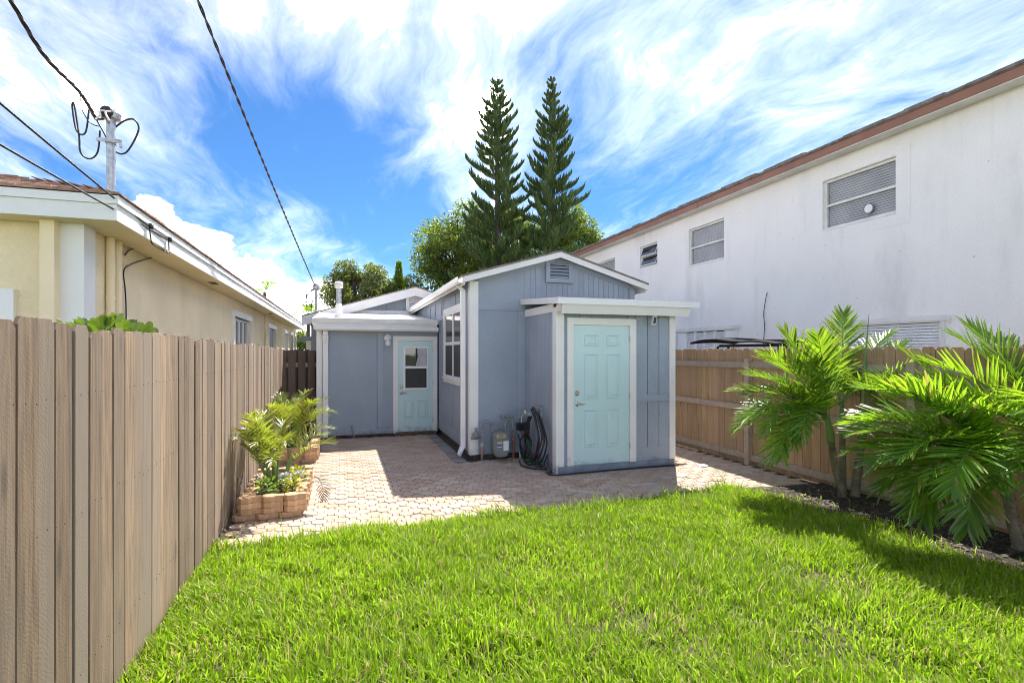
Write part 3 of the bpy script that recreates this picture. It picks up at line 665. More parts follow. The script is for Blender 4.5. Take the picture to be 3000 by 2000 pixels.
obj('curtain', MB().prism([(1.50, 1.455), (1.72, 1.455), (1.725, 1.825), (1.53, 1.825), (1.545, 1.65)], 'y', Y2-0.0125, Y2-0.0102), m_curtain, D1)
obj('threshold', MB().box(1.08, 1.93, Y2-0.16, Y2+0.01, 0.0, 0.058), m_mat, H)
def hardware(D, x, Y, zk, zl, hinges, hx):
    for z in (zk,): obj('deadbolt', MB().lathe([(0.036, 0.0), (0.036, -0.012), (0.024, -0.024), (0.018, -0.03), (0.002, -0.03)], (x, Y-0.0045, z), 'y', 18), m_nickel, D)
    h = MB().lathe([(0.036, 0.0), (0.034, -0.012), (0.014, -0.02), (0.014, -0.05), (0.002, -0.055)], (x, Y-0.0045, zl), 'y', 18)
    h.tube(bez([(x, Y-0.052, zl), (x+0.04, Y-0.058, zl+0.004), (x+0.085, Y-0.055, zl-0.008), (x+0.115, Y-0.05, zl+0.006)]), [0.011]*9+[0.009]*9+[0.007]*7, 8)
    obj('lever', h, m_nickel, D)
    for z in hinges: obj('hinge', MB().cyl((hx, Y-0.03, z), (hx, Y-0.03, z+0.09), 0.008, 8), m_nickel, D)
hardware(D1, 1.195, Y2, 1.02, 0.885, (0.25, 1.05, 1.75), 1.866)
# ---- shed extension
YE, XE0, XE1 = 7.0, 2.95, 4.92
obj('wall', MB().box(XE0+0.012, XE1-0.012, YE+0.012, 8.343, 0.10, 2.40), m_blue, H)
obj('concrete_sill', MB().box(XE0+0.004, XE1-0.03, YE-0.045, 8.33, -0.04, 0.099), m_bluesill, H)
def ebox(name, x0, x1, z0, z1, proud, mat, par=None): return fbox(name, x0, x1, z0, z1, proud, mat, par, YE)
ebox('siding_board', 3.046, 3.099, 0.10, 2.35, 0.006, m_blue_board)
for a, b in ((3.10, 3.30), (3.30, 3.50), (3.50, 3.70), (3.70, 3.90), (3.90, 4.10), (4.10, 4.235)):
    ebox('siding_board', a+0.005, b-0.005, 2.245, 2.35, 0.006, m_blue_board)
for a, b in ((4.236, 4.44), (4.44, 4.642), (4.642, 4.818)):
    ebox('siding_board', a+0.005, b-0.005, 0.301, 0.998, 0.006, m_blue_board); ebox('siding_board', a+0.005, b-0.005, 1.102, 2.35, 0.006, m_blue_board)
ebox('rail_trim', 4.236, 4.8185, 0.9985, 1.1015, 0.022, m_blue_trim); ebox('skirt_board', 4.236, 4.8185, 0.075, 0.3005, 0.010, m_blue_trim)
obj('corner_trim', MB().box(2.918, 3.045, YE-0.035, YE+0.0115, -0.004, 2.395), m_white, H, label='white shed corner post with a rotted foot')
obj('corner_trim', MB().box(2.919, 2.949, YE+0.012, YE+0.10, -0.004, 2.395), m_white, H)
obj('corner_trim', MB().box(4.819, 4.922, YE-0.03, YE+0.0115, 0.03, 2.36), m_white, H)
ebox('door_trim', 3.10, 3.198, 0.055, 2.245, 0.03, m_white); ebox('door_trim', 4.125, 4.232, 0.055, 2.245, 0.03, m_white); ebox('door_trim', 3.1985, 4.1245, 2.145, 2.245, 0.03, m_white)
D2 = door(3.20, 4.12, 0.105, 2.142, YE, [(0.19, 0.435, 0.07, 0.15), (0.59, 0.825, 0.07, 0.15), (0.19, 0.435, 0.21, 0.53), (0.59, 0.825, 0.21, 0.53), (0.19, 0.435, 0.61, 0.88), (0.59, 0.825, 0.61, 0.88)], 'pale aqua six-panel door')
hardware(D2, 3.262, YE, 1.15, 0.995, (0.30, 1.05, 1.90), 4.121)
obj('door_sweep', MB().box(3.20, 4.122, YE-0.008, YE+0.01, 0.0995, 0.1045), m_steel, D2)
y = YE+0.1005
while y < 8.30:
    y1 = min(y+0.178, 8.335); obj('siding_board', MB().box(XE0-0.006, XE0+0.0115, y, y1-0.008, 0.10, 2.42), m_blue_board, H); y += 0.178
obj('frieze_board', MB().box(XE0-0.024, XE0-0.0065, YE+0.10, 8.327, 2.335, 2.452), m_white, H)
# shed roof
def ez(y): return 2.435+(y-6.75)*0.075
rs = obj('roof', MB().hexa([(2.86, 6.742, ez(6.742)+0.055), (5.18, 6.742, ez(6.742)+0.055), (5.18, 8.344, ez(8.344)+0.055), (2.86, 8.344, ez(8.344)+0.055), (2.86, 6.742, ez(6.742)+0.07), (5.18, 6.742, ez(6.742)+0.07), (5.18, 8.344, ez(8.344)+0.07), (2.86, 8.344, ez(8.344)+0.07)]), m_rooftile, H)
mbg = MB()
for k in range(420):
    x = rng.uniform(2.86, 5.18); yy = 6.742+abs(rng.gauss(0, 0.05)); s_ = rng.uniform(0.004, 0.009)
    if rng.random() < 0.3: x = 2.86+abs(rng.gauss(0, 0.03)); yy = rng.uniform(6.75, 8.3)
    mbg.box(x-s_, x+s_, yy-s_*0.5, yy+s_, ez(yy)+0.069, ez(yy)+0.071+s_)
obj('roof_gravel', mbg, m_rooftile, rs, kind='stuff')
obj('drip_edge', MB().box(2.85, 4.10, 6.735, 6.7415, 2.42, 2.512), m_whitemetal, rs); obj('drip_edge', MB().box(4.103, 5.19, 6.733, 6.7395, 2.418, 2.51), m_whitemetal, rs)
obj('drip_edge', MB().hexa([(2.85, 6.7418, 2.42), (2.8595, 6.7418, 2.42), (2.8595, 8.34, ez(8.34)-0.015), (2.85, 8.34, ez(8.34)-0.015), (2.85, 6.7418, 2.512), (2.8595, 6.7418, 2.512), (2.8595, 8.34, ez(8.34)+0.077), (2.85, 8.34, ez(8.34)+0.077)]), m_whitemetal, rs)
obj('roof_deck', MB().hexa([(2.862, 6.75, ez(6.75)), (5.17, 6.75, ez(6.75)), (5.17, 8.34, ez(8.34)), (2.862, 8.34, ez(8.34)), (2.862, 6.75, ez(6.75)+0.054), (5.17, 6.75, ez(6.75)+0.054), (5.17, 8.34, ez(8.34)+0.054), (2.862, 8.34, ez(8.34)+0.054)]), m_white, rs)
obj('fascia', MB().hexa([(2.93, 6.79, 2.29), (5.03, 6.79, 2.29), (5.03, 6.81, 2.29), (2.93, 6.81, 2.29), (2.93, 6.752, 2.434), (5.06, 6.752, 2.434), (5.06, 6.775, 2.434), (2.93, 6.775, 2.434)]), m_white, H)
obj('soffit_block', MB().box(2.925, 3.10, 6.812, 6.964, 2.33, 2.433), m_white, H)
# ---- rear part of the house with its gable
BR, BZ, BS, BY = 1.96, 3.56, 0.297, 14.8
def bz(x): return BZ-BS*abs(x-BR)
obj('wall', MB().prism([(-0.78, 0.0), (4.70, 0.0), (4.70, bz(4.70)-0.1), (BR, BZ-0.1), (-0.78, bz(-0.78)-0.1)], 'y', 15.0, 21.5), m_grey_board, H)
x = -0.7
while x < 3.4:
    x1 = x+0.236
    if x1 < 1.74 or x > 2.16:
        a, b = bz(x)-0.12, bz(x1)-0.12
        if max(a, b) > 2.86:
            zb = 2.90; pts = [(x, zb), (x1-0.01, zb), (x1-0.01, max(b, zb+0.002)), (x, max(a, zb+0.001))]
            obj('siding_board', MB().prism(pts, 'y', 14.975, 14.999), m_grey_board, H)
    elif x1 >= 1.74: obj('siding_board', MB().box(x, x1-0.01, 14.975, 14.999, 2.90, 3.0), m_grey_board, H)
    x += 0.236
obj('flashing_board', MB().box(-0.45, 1.985, 14.965, 14.999, 2.79, 2.899), m_dirtywhite, H)
for xa, xb in ((-1.0, BR-0.001), (BR+0.001, 4.92)):
    obj('roof', MB().prism([(xa, bz(xa)), (xb, bz(xb)), (xb, bz(xb)+0.03), (xa, bz(xa)+0.03)], 'y', BY-0.02, 21.7), m_rooftile, H)
    obj('rake_board', MB().prism([(xa, bz(xa)-0.10), (xb, bz(xb)-0.10), (xb, bz(xb)-0.001), (xa, bz(xa)-0.001)], 'y', BY, BY+0.03), m_white, H)
    obj('rake_board', MB().prism([(xa, bz(xa)-0.24), (xb, bz(xb)-0.24), (xb, bz(xb)-0.101), (xa, bz(xa)-0.101)], 'y', BY+0.012, BY+0.04), m_white, H)
    obj('roof_deck', MB().prism([(xa, bz(xa)-0.06), (xb, bz(xb)-0.06), (xb, bz(xb)-0.001), (xa, bz(xa)-0.001)], 'y', BY+0.041, 21.6), m_white, H)
V2 = obj('vent', MB().box(1.80, 2.10, 14.95, 14.974, 2.98, 3.33), m_found, H, label='white framed gable vent at the rear')
for (a, b, c, d) in ((1.72, 1.80, 2.93, 3.38), (2.10, 2.18, 2.93, 3.38), (1.801, 2.099, 2.93, 2.995), (1.801, 2.099, 3.31, 3.38)): obj('vent_frame', MB().box(a, b, 14.92, 14.9745, c, d), m_dirtywhite, V2)
for k in range(6):
    z = 3.0+k*0.052; obj('louver', MB().hexa([(1.802, 14.925, z), (2.098, 14.925, z), (2.098, 14.949, z+0.03), (1.802, 14.949, z+0.03), (1.802, 14.925, z+0.012), (2.098, 14.925, z+0.012), (2.098, 14.949, z+0.042), (1.802, 14.949, z+0.042)]), m_dirtywhite, V2)
obj('spotlight', MB().box(1.93, 2.02, 14.84, 14.9, 3.375, 3.43), m_steel, H)
ms = obj('service_mast', MB().cyl((-0.72, 16.5, 2.55), (-0.72, 16.5, 3.62), 0.04, 12), m_steel, H)
obj('weatherhead', MB().lathe([(0.042, 3.56), (0.09, 3.60), (0.10, 3.68), (0.07, 3.75), (0.01, 3.77)], (-0.72, 16.5, 0), n=14), m_steel, ms)
obj('mast_boot', MB().lathe([(0.13, 2.70), (0.07, 2.85), (0.045, 2.98), (0.042, 2.98)], (-0.72, 16.5, 0), n=14), m_dirtywhite, ms)
lp = MB()
for k in range(3): lp.tube(bez([(-0.74, 16.44, 3.6), (-0.95, 16.4, 3.5-0.05*k), (-0.98, 16.4, 3.22-0.08*k), (-0.86, 16.4, 3.12-0.06*k), (-0.8, 16.42, 3.3)]), 0.010, 5)
obj('drip_loops', lp, m_black, ms)
# ------------------------------------------------------------------ small things on the blue house
lampo = thing('wall_lamp', (0.915, 11.29, 2.0), 'small white wall lamp beside the half-glass door', 'lamp')
obj('backplate', MB().lathe([(0.075, 0.0), (0.072, -0.02), (0.05, -0.035), (0.01, -0.04)], (0.915, Y2-0.008, 2.04), 'y', 18), m_white, lampo)
obj('neck', MB().tube(bez([(0.915, Y2-0.04, 2.04), (0.915, Y2-0.09, 2.03), (0.915, Y2-0.10, 1.98)]), 0.022, 10), m_white, lampo)
obj('shade', MB().lathe([(0.025, 1.99), (0.052, 1.96), (0.055, 1.90), (0.042, 1.875), (0.01, 1.87)], (0.915, Y2-0.10, 0), n=16), m_white, lampo)
obj('utility_plate', MB().box(0.415, 0.468, Y2-0.018, Y2-0.007, 1.02, 1.12), m_blue_trim, label='small painted blank plate low on the blue wall near the lamp', cat='cover plate')
pp = MB().tube(bez([(0.235, Y2-0.07, 0.0), (0.225, Y2-0.075, 0.09), (0.205, Y2-0.07, 0.16), (0.195, Y2-0.05, 0.20)]), 0.014, 8)
pp.lathe([(0.03, -0.012), (0.03, 0.012)], (0.195, Y2-0.06, 0.225), 'y', 12)
obj('pipe_stub', pp, m_pipe, label='short bent pipe stub at the foot of the blue wall', cat='pipe')
sc = thing('security_camera', (4.47, 6.86, 2.28), 'small white security camera under the shed eave', 'camera')
obj('bracket', MB().cyl((4.45, 6.90, 2.335), (4.47, 6.88, 2.27), 0.008, 8), m_whitemetal, sc)
obj('camera_body', MB().hexa([(4.425, 6.835, 2.155), (4.485, 6.835, 2.165), (4.495, 6.89, 2.155), (4.435, 6.89, 2.145), (4.44, 6.83, 2.285), (4.50, 6.83, 2.295), (4.51, 6.885, 2.285), (4.45, 6.885, 2.275)]), m_whitemetal, sc)
obj('lens', MB().hexa([(4.435, 6.829, 2.17), (4.478, 6.829, 2.178), (4.478, 6.8345, 2.178), (4.435, 6.8345, 2.17), (4.447, 6.825, 2.265), (4.49, 6.825, 2.273), (4.49, 6.829, 2.273), (4.447, 6.829, 2.265)]), m_blackplastic, sc)
# gas meter
gm = thing('gas_meter', (2.4, 8.15, 0), 'grey gas meter with curved pipes against the blue gable wall', 'gas meter')
YG = 8.17
def gp(px, py, Y=YG): return at_y(px, py, Y)
lx = gp(1107, 1060).x; rx = gp(1178, 1060).x
ia = gp(1131, 985); 
obj('inlet_pipe', MB().tube([(lx, YG, 0), (lx, YG, 0.18), (lx, YG, 0.50)]+bez([(lx, YG, 0.54), (lx+0.02, YG, 0.60), (lx+0.09, YG, 0.63), (lx+0.16, YG, 0.60), (lx+0.175, YG, 0.54), (lx+0.175, YG, 0.46)]), 0.021, 12), m_pipe, gm, smooth=True)
obj('outlet_pipe', MB().tube(bez([(lx+0.40, YG, 0.46), (lx+0.40, YG, 0.58), (lx+0.43, YG, 0.66), (lx+0.52, YG, 0.69), (rx-0.05, YG, 0.70), (rx-0.01, YG, 0.68), (rx, YG, 0.62), (rx+0.004, YG, 0.46)]), 0.02, 12), m_pipe, gm, smooth=True)
obj('riser_pipe', MB().cyl((rx+0.012, YG, 0), (rx+0.004, YG, 0.46), 0.0185, 12), m_rustpipe, gm)
for z, x in ((0.42, rx+0.005), (0.34, rx+0.006), (0.56, rx+0.002)): obj('pipe_union', MB().lathe([(0.02, -0.03), (0.03, -0.025), (0.03, 0.025), (0.02, 0.03)], (x, YG, z), n=8), m_pipe if z > 0.35 else m_rustpipe, gm)
for x in (rx-0.2, rx-0.12, rx-0.06): obj('pipe_union', MB().lathe([(0.02, -0.02), (0.032, -0.016), (0.032, 0.016), (0.02, 0.02)], (x, YG, 0.70), 'x', 8), m_pipe, gm)
obj('rust_collar', MB().cyl((lx, YG, 0.10), (lx, YG, 0.19), 0.0235, 12), m_rustpipe, gm)
obj('valve', MB().lathe([(0.022, -0.04), (0.036, -0.03), (0.036, 0.03), (0.022, 0.04)], (lx, YG, 0.27), n=10).box(lx-0.012, lx+0.012, YG-0.07, YG-0.03, 0.262, 0.278), m_steel, gm)
rg = MB().lathe([(0.02, 0.02), (0.065, 0.012), (0.07, 0), (0.065, -0.012), (0.02, -0.05), (0.018, -0.08)], (lx-0.10, YG-0.02, 0.42), 'y', 16)
rg.cyl((lx-0.10, YG-0.02, 0.45), (lx-0.10, YG-0.02, 0.54), 0.026, 10); rg.cyl((lx-0.10, YG, 0.42), (lx, YG, 0.42), 0.022, 10); rg.cyl((lx-0.18, YG-0.02, 0.37), (lx-0.1, YG-0.02, 0.40), 0.024, 10)
obj('regulator', rg, m_pipe, gm)
bx = lx+0.15; 
body = MB()
prof = []
for k in range(24):
    a = 2*math.pi*k/24; sx = math.copysign(abs(math.cos(a))**0.55, math.cos(a)); sz = math.copysign(abs(math.sin(a))**0.6, math.sin(a))
    prof.append((bx+0.135+0.135*sx*(1-0.12*(sz < 0)*abs(sz)), 0.235+0.165*sz))
body.prism(prof, 'y', YG-0.14, YG-0.01)
body.prism([(p[0]*0.9+(bx+0.135)*0.1, p[1]*0.9+0.235*0.1) for p in prof], 'y', YG-0.165, YG-0.14)
mbd = obj('meter_body', body, m_meter, gm)
hd = MB().prism([(bx+0.01, 0.36), (bx+0.26, 0.36), (bx+0.275, 0.43), (bx+0.24, 0.465), (bx+0.03, 0.465), (bx-0.005, 0.43)], 'y', YG-0.13, YG+0.0); hd.lathe([(0.06, 0.464), (0.055, 0.485), (0.01, 0.49)], (bx+0.135, YG-0.065, 0), n=14)
obj('meter_head', hd, m_meter, gm)
obj('dial', MB().box(bx+0.055, bx+0.205, YG-0.142, YG-0.1305, 0.375, 0.435), m_dial, gm); obj('dial_window', MB().box(bx+0.10, bx+0.16, YG-0.144, YG-0.1422, 0.408, 0.422), m_blackplastic, gm)
obj('sticker', MB().box(bx+0.06, bx+0.14, YG-0.168, YG-0.1655, 0.285, 0.325), m_label_o, mbd); obj('sticker', MB().box(bx+0.06, bx+0.14, YG-0.168, YG-0.1655, 0.235, 0.28), m_label_b, mbd)
obj('sticker', MB().box(bx+0.06, bx+0.14, YG-0.1687, YG-0.1682, 0.238, 0.25), m_label_w, mbd)
obj('sticker', MB().prism([(bx+0.16, 0.175), (bx+0.245, 0.18), (bx+0.25, 0.335), (bx+0.158, 0.33)], 'y', YG-0.168, YG-0.1655), m_label_w, mbd)
obj('meter_bar', MB().box(lx+0.17, lx+0.41, YG-0.006, YG+0.006, 0.535, 0.575), m_pipe, gm)
# tap with splitter timer and hoses
tp = thing('tap_timer', (2.80, 8.15, 0), 'black hose splitter on an outdoor tap in the wall corner', 'tap')
tx = 2.82; ty = 8.18
obj('stand_pipe', MB().cyl((tx-0.02, ty+0.03, 0), (tx-0.02, ty+0.05, 0.46), 0.013, 8), m_whitemetal, tp)
obj('spigot', MB().cyl((tx, ty, 0.585), (tx, ty, 0.68), 0.02, 10).lathe([(0.008, 0.68), (0.036, 0.69), (0.036, 0.705), (0.008, 0.71)], (tx, ty-0.01, 0), n=8).cyl((tx, ty, 0.63), (tx, 8.336, 0.63), 0.014, 8), m_nickel, tp)
obj('splitter_box', MB().prism([(tx-0.085, 0.475), (tx-0.075, 0.465), (tx+0.075, 0.465), (tx+0.085, 0.475), (tx+0.085, 0.58), (tx+0.075, 0.59), (tx-0.075, 0.59), (tx-0.085, 0.58)], 'y', ty-0.07, ty+0.03), m_blackplastic, tp)
obj('hose_coupling', MB().cyl((tx+0.07, ty-0.02, 0.41), (tx+0.07, ty-0.02, 0.466), 0.018, 10), m_brass, tp); obj('hose_coupling', MB().cyl((tx-0.06, ty-0.02, 0.41), (tx-0.06, ty-0.02, 0.466), 0.018, 10), m_steel, tp)
gh = bez([(tx+0.07, ty-0.02, 0.41), (tx+0.09, ty-0.04, 0.30), (tx+0.10, ty-0.08, 0.15), (tx+0.02, ty-0.16, 0.05), (tx-0.07, ty-0.36, 0.02), (tx-0.02, ty-0.52, 0.02), (tx+0.18, ty-0.52, 0.02), (tx+0.24, ty-0.36, 0.03), (tx+0.10, ty-0.28, 0.04), (tx-0.02, ty-0.34, 0.045), (tx+0.02, ty-0.48, 0.05), (tx+0.2, ty-0.5, 0.04)], 8)
obj('garden_hose', MB().tube(gh, 0.014, 8), m_green, label='short green garden hose looped on the pavers below the tap', cat='hose', smooth=True)
hr = random.Random(3)
coil = []
cx, cy, cz = 2.80, 7.55, 0.46
for k in range(6*20):
    a = 2*math.pi*k/20; turn = k//20
    ph = [0, .4, -.35, .2, -.15, .5][turn]; wy = [0.42, 0.27, 0.48, 0.34, 0.22, 0.44][turn]; hz = [0.40, 0.37, 0.42, 0.35, 0.39, 0.41][turn]
    sx_ = 0.045*math.sin(a*0.5+turn)+0.02*math.sin(turn*2.1); s1 = math.sin(a)
    coil.append((cx+sx_-0.10*max(0, -s1)*(0.6+0.1*turn)/1.0*0.6, cy+wy*math.cos(a)*(0.55+0.45*(1-max(0, s1)))+0.05*ph, cz+hz*s1*1.0+0.01*turn-0.02))
coil = [(tx-0.06, ty-0.02, 0.41), (tx-0.05, ty-0.05, 0.25), (tx+0.0, ty-0.15, 0.1), (cx, cy+0.4, 0.06), ]+coil
obj('garden_hose', MB().tube(bez(coil, 2), 0.0125, 8), m_black, label='long black garden hose coiled on the wall hanger beside the shed door', cat='hose', smooth=True)
hh = MB().box(2.90, 2.942, 7.54, 7.70, 0.74, 0.92).tube(bez([(2.92, 7.62, 0.78), (2.80, 7.62, 0.79), (2.70, 7.62, 0.80), (2.68, 7.62, 0.86)]), 0.03, 8); hh.prism([(7.50, 0.78), (7.74, 0.78), (7.68, 0.84), (7.56, 0.84)], 'x', 2.69, 2.88)
obj('hose_hanger', hh, m_steel, label='grey metal hose hanger fixed to the shed side wall', cat='hanger')
bh = bez([(2.86, 7.15, 0.25), (2.84, 7.08, 0.14), (2.80, 6.98, 0.02), (2.88, 6.86, 0.016), (3.2, 6.87, 0.016), (3.8, 6.90, 0.016), (4.4, 6.915, 0.016), (4.93, 6.90, 0.016)], 8)
bh = bez([(2.70, 7.95, 0.016), (2.62, 7.62, 0.016), (2.70, 7.35, 0.018), (2.80, 7.2, 0.06), (2.855, 7.18, 0.2)], 6)+bh
obj('garden_hose', MB().tube(bh, 0.0115, 8), m_bluehose, label='dark blue hose running along the shed sill below the six-panel door', cat='hose', smooth=True)
# ------------------------------------------------------------------ cream neighbour house
CH = thing('neighbour_house', (-2.15, 5.5, 0), 'cream stucco neighbour house with white fascia and brown shingle hip roof', 'house')
EX, EY, EZ0, EZ1 = -1.78, 5.17, 2.85, 3.045
CWX, CWY, CEND = -2.15, 5.47, 28.0
def holed_wall_x(X, y0, y1, z0, z1, holes, depth, sgn):
    # wall face in plane x=X with window openings; reveals go to X+sgn*depth
    ys = sorted({y0, y1, *[h[0] for h in holes], *[h[1] for h in holes]}); zs = sorted({z0, z1, *[h[2] for h in holes], *[h[3] for h in holes]})
    mb = MB()
    for a, b in zip(ys, ys[1:]):
        for c, d in zip(zs, zs[1:]):
            if any(h[0] <= a and b <= h[1] and h[2] <= c and d <= h[3] for h in holes): continue
            q = [(X, a, c), (X, b, c), (X, b, d), (X, a, d)]; mb.poly(q if sgn < 0 else q[::-1])
            q = [(X+sgn*depth, a, c), (X+sgn*depth, b, c), (X+sgn*depth, b, d), (X+sgn*depth, a, d)]; mb.poly(q[::-1] if sgn < 0 else q)
    for (a, b, c, d) in holes:
        e = X+sgn*depth
        for q in ([(X, a, c), (e, a, c), (e, b, c), (X, b, c)], [(X, a, d), (e, a, d), (e, b, d), (X, b, d)], [(X, a, c), (e, a, c), (e, a, d), (X, a, d)], [(X, b, c), (e, b, c), (e, b, d), (X, b, d)]): mb.poly(q)
    for q in ([(X, y0, z0), (X+sgn*depth, y0, z0), (X+sgn*depth, y0, z1), (X, y0, z1)], [(X, y1, z0), (X+sgn*depth, y1, z0), (X+sgn*depth, y1, z1), (X, y1, z1)]): mb.poly(q)
    return mb
wins = [(12.25, 14.35, 1.2, 2.50), (17.65, 19.6, 1.2, 2.50), (22.4, 23.6, 1.2, 2.5), (25.0, 26.0, 1.2, 2.5), (27.0, 27.7, 1.2, 2.5)]
obj('wall', holed_wall_x(CWX, CWY, CEND, 0, 2.848, wins, 0.2, -1), m_yellow, CH)
obj('wall', MB().box(-11, CWX-0.001, CWY, CWY+0.2, 0, 2.848), m_yellow, CH)
obj('wall', MB().box(-11, CWX-0.001, CEND-0.2, CEND-0.001, 0, 2.848), m_yellow, CH)
obj('wall', MB().box(-11.2, -11, CWY, CEND, 0, 2.848), m_yellow, CH)
for i, (a, b, c, d) in enumerate(wins):
    w = obj('window', MB().box(CWX-0.12, CWX-0.10, a, b, c, d), m_glass, CH)
    for (p, q, r, s_) in ((a-0.13, a, c-0.1, d+0.13), (b, b+0.13, c-0.1, d+0.13), (a, b, d, d+0.13), (a, b, c-0.1, c)):
        obj('window_trim', MB().box(CWX-0.05, CWX+0.03, p+0.0005, q-0.0005, r, s_), m_white, w)
    nb = 4 if i < 2 else 2
    for k in range(nb+1):
        y = a+0.03+(b-a-0.06)*k/nb; obj('window_bar', MB().box(CWX-0.0995, CWX-0.06, y-0.03, y+0.03, c, d), m_vinyl, w)
    for z in (c+0.03, (c+d)/2, d-0.03):
        for k in range(nb):
            y = a+0.03+(b-a-0.06)*k/nb; obj('window_bar', MB().box(CWX-0.0995, CWX-0.065, y+0.031, y+(b-a-0.06)/nb-0.031, z-0.03, z+0.03), m_vinyl, w)
obj('soffit', MB().box(-11.4, EX-0.021, EY+0.021, CEND+0.3, 2.849, 2.87), m_cream, CH)
# fascias: a lower board and a drip board above, both sides
obj('fascia', MB().box(-11.4, EX, EY, EY+0.02, 2.842, 2.975), m_white, CH); obj('fascia', MB().box(EX-0.02, EX, EY+0.0205, CEND+0.3, 2.842, 2.975), m_white, CH)
obj('drip_board', MB().box(-11.4, EX+0.018, EY-0.018, EY+0.02, 2.976, 3.045), m_white, CH); obj('drip_board', MB().box(EX-0.02, EX+0.018, EY+0.0205, CEND+0.3, 2.976, 3.045), m_white, CH)
obj('soffit_vent', MB().box(-2.0, -1.9, 9.3, 9.6, 2.842, 2.8488), m_found, CH); obj('soffit_vent', MB().box(-2.0, -1.9, 16.3, 16.6, 2.842, 2.8488), m_found, CH)
# hip roof in shingle courses
HS = 0.32; cr = random.Random(11)
Rf = obj('roof', MB().hexa([(-11.45, EY-0.02, 3.046), (EX+0.03, EY-0.02, 3.046), (EX+0.03, CEND+0.3, 3.046), (-11.45, CEND+0.3, 3.046), (-7.5, EY+4.8, 3.04+HS*4.8), (-6.6, EY+4.8, 3.04+HS*4.8), (-6.6, CEND-4.5, 3.04+HS*4.8), (-7.5, CEND-4.5, 3.04+HS*4.8)]), m_shingle, CH)
for k in range(14):
    t0, t1 = k*0.16, k*0.16+0.18; z0, z1 = 3.052+HS*t0, 3.052+HS*t1
    x = EX+0.03-t0
    while x > -9:      # tabs of one course on the front slope
        w = cr.uniform(0.24, 0.4); lift = cr.uniform(0.014, 0.026)
        xb = max(x-w, -9); xr = x if x > EX-t0 else x
        obj('shingle', MB().hexa([(xb+0.006, EY-0.03+t0, z0), (x, EY-0.03+t0, z0), (x-(t1-t0 if x > EX-t0 else 0), EY-0.03+t1, z1), (xb+0.006, EY-0.03+t1, z1), (xb+0.006, EY-0.03+t0, z0+lift), (x, EY-0.03+t0, z0+lift), (x-(t1-t0 if x > EX-t0 else 0), EY-0.03+t1, z1+0.006), (xb+0.006, EY-0.03+t1, z1+0.006)]), m_shingle, Rf) if k < 9 else None
        x = xb
sh = MB()
for k in range(6):
    t0, t1 = k*0.16, k*0.16+0.18; z0, z1 = 3.052+HS*t0, 3.052+HS*t1
    y = EY+t0
    while y < CEND:
        w = cr.uniform(0.24, 0.4); lift = cr.uniform(0.012, 0.024)
        sh.hexa([(EX+0.035-t0, y, z0), (EX+0.035-t0, y+w-0.006, z0), (EX+0.035-t1, y+w-0.006, z1), (EX+0.035-t1, y, z1), (EX+0.035-t0, y, z0+lift), (EX+0.035-t0, y+w-0.006, z0+lift), (EX+0.035-t1, y+w-0.006, z1+0.005), (EX+0.035-t1, y, z1+0.005)]); y += w
obj('shingle_courses', sh, m_shingle, Rf, kind='stuff')
# corner pilaster, porch pillar, shutter panel, conduits
obj('pilaster', MB().prism([(-2.36, CWY-0.06), (-2.10, CWY-0.06), (-2.10, CWY+0.16), (CWX+0.001, CWY+0.16), (CWX+0.001, CWY-0.001), (-2.36, CWY-0.001)], 'z', 0, 2.848), m_white, CH)
p0, p1 = at_y(92, 600, CWY-0.15).x, at_y(126, 600, CWY-0.15).x
obj('pillar', MB().box(p0, p1, CWY-0.16, CWY-0.001, 0, 2.848), m_cream, CH)
s0, s1 = at_y(-60, 660, CWY-0.03), at_y(34, 664, CWY-0.03)
obj('shutter_panel', MB().box(s0.x, s1.x, CWY-0.05, CWY-0.001, 0.9, s1.z), m_white, CH)
for y in (5.98, 6.15): 
    c = obj('conduit', MB().cyl((CWX+0.04, y, 0), (CWX+0.04, y, 2.846), 0.036, 14), m_cream, CH)
    for z in (1.6, 2.25): obj('conduit_strap', MB().cyl((CWX+0.04, y, z+0.1*(y > 6.1)), (CWX+0.04, y, z+0.025+0.1*(y > 6.1)), 0.041, 14), m_cream, c)
obj('drain_pipe', MB().cyl((CWX+0.03, 16.9, 0), (CWX+0.03, 16.9, 2.845), 0.03, 10), m_cream, CH)
mx, my = -2.105, 5.98
mt = obj('service_mast', MB().cyl((mx, my, 3.0), (mx, my, 3.98), 0.037, 14), m_steel, CH)
wh = MB().lathe([(0.04, -0.01), (0.075, 0.0), (0.085, 0.05), (0.07, 0.085), (0.02, 0.10)], (mx, my, 3.98), n=16)
obj('weatherhead', wh, m_steel, mt)
obj('weatherhead_face', MB().lathe([(0.001, -0.088), (0.05, -0.087), (0.056, -0.07), (0.056, 0.0)], (mx-0.012, my, 4.02), 'y', 14), m_black, mt)
obj('mast_clamp', MB().box(mx-0.10, mx+0.11, my-0.055, my-0.035, 3.745, 3.775).box(mx+0.085, mx+0.11, my-0.06, my-0.03, 3.70, 3.745).cyl((mx, my, 3.74), (mx, my, 3.78), 0.046, 12), m_steel, mt)
for s_ in (-0.02, 0.03): obj('lead_wire', MB().tube(bez([(mx+s_, my-0.09, 4.02), (mx+s_-0.03, my-0.12, 4.0), (mx+s_-0.02, my-0.13, 3.96), (mx+s_-0.06*(s_ < 0), my-0.12, 3.92)]), 0.009, 6), m_dirtywhite, mt)

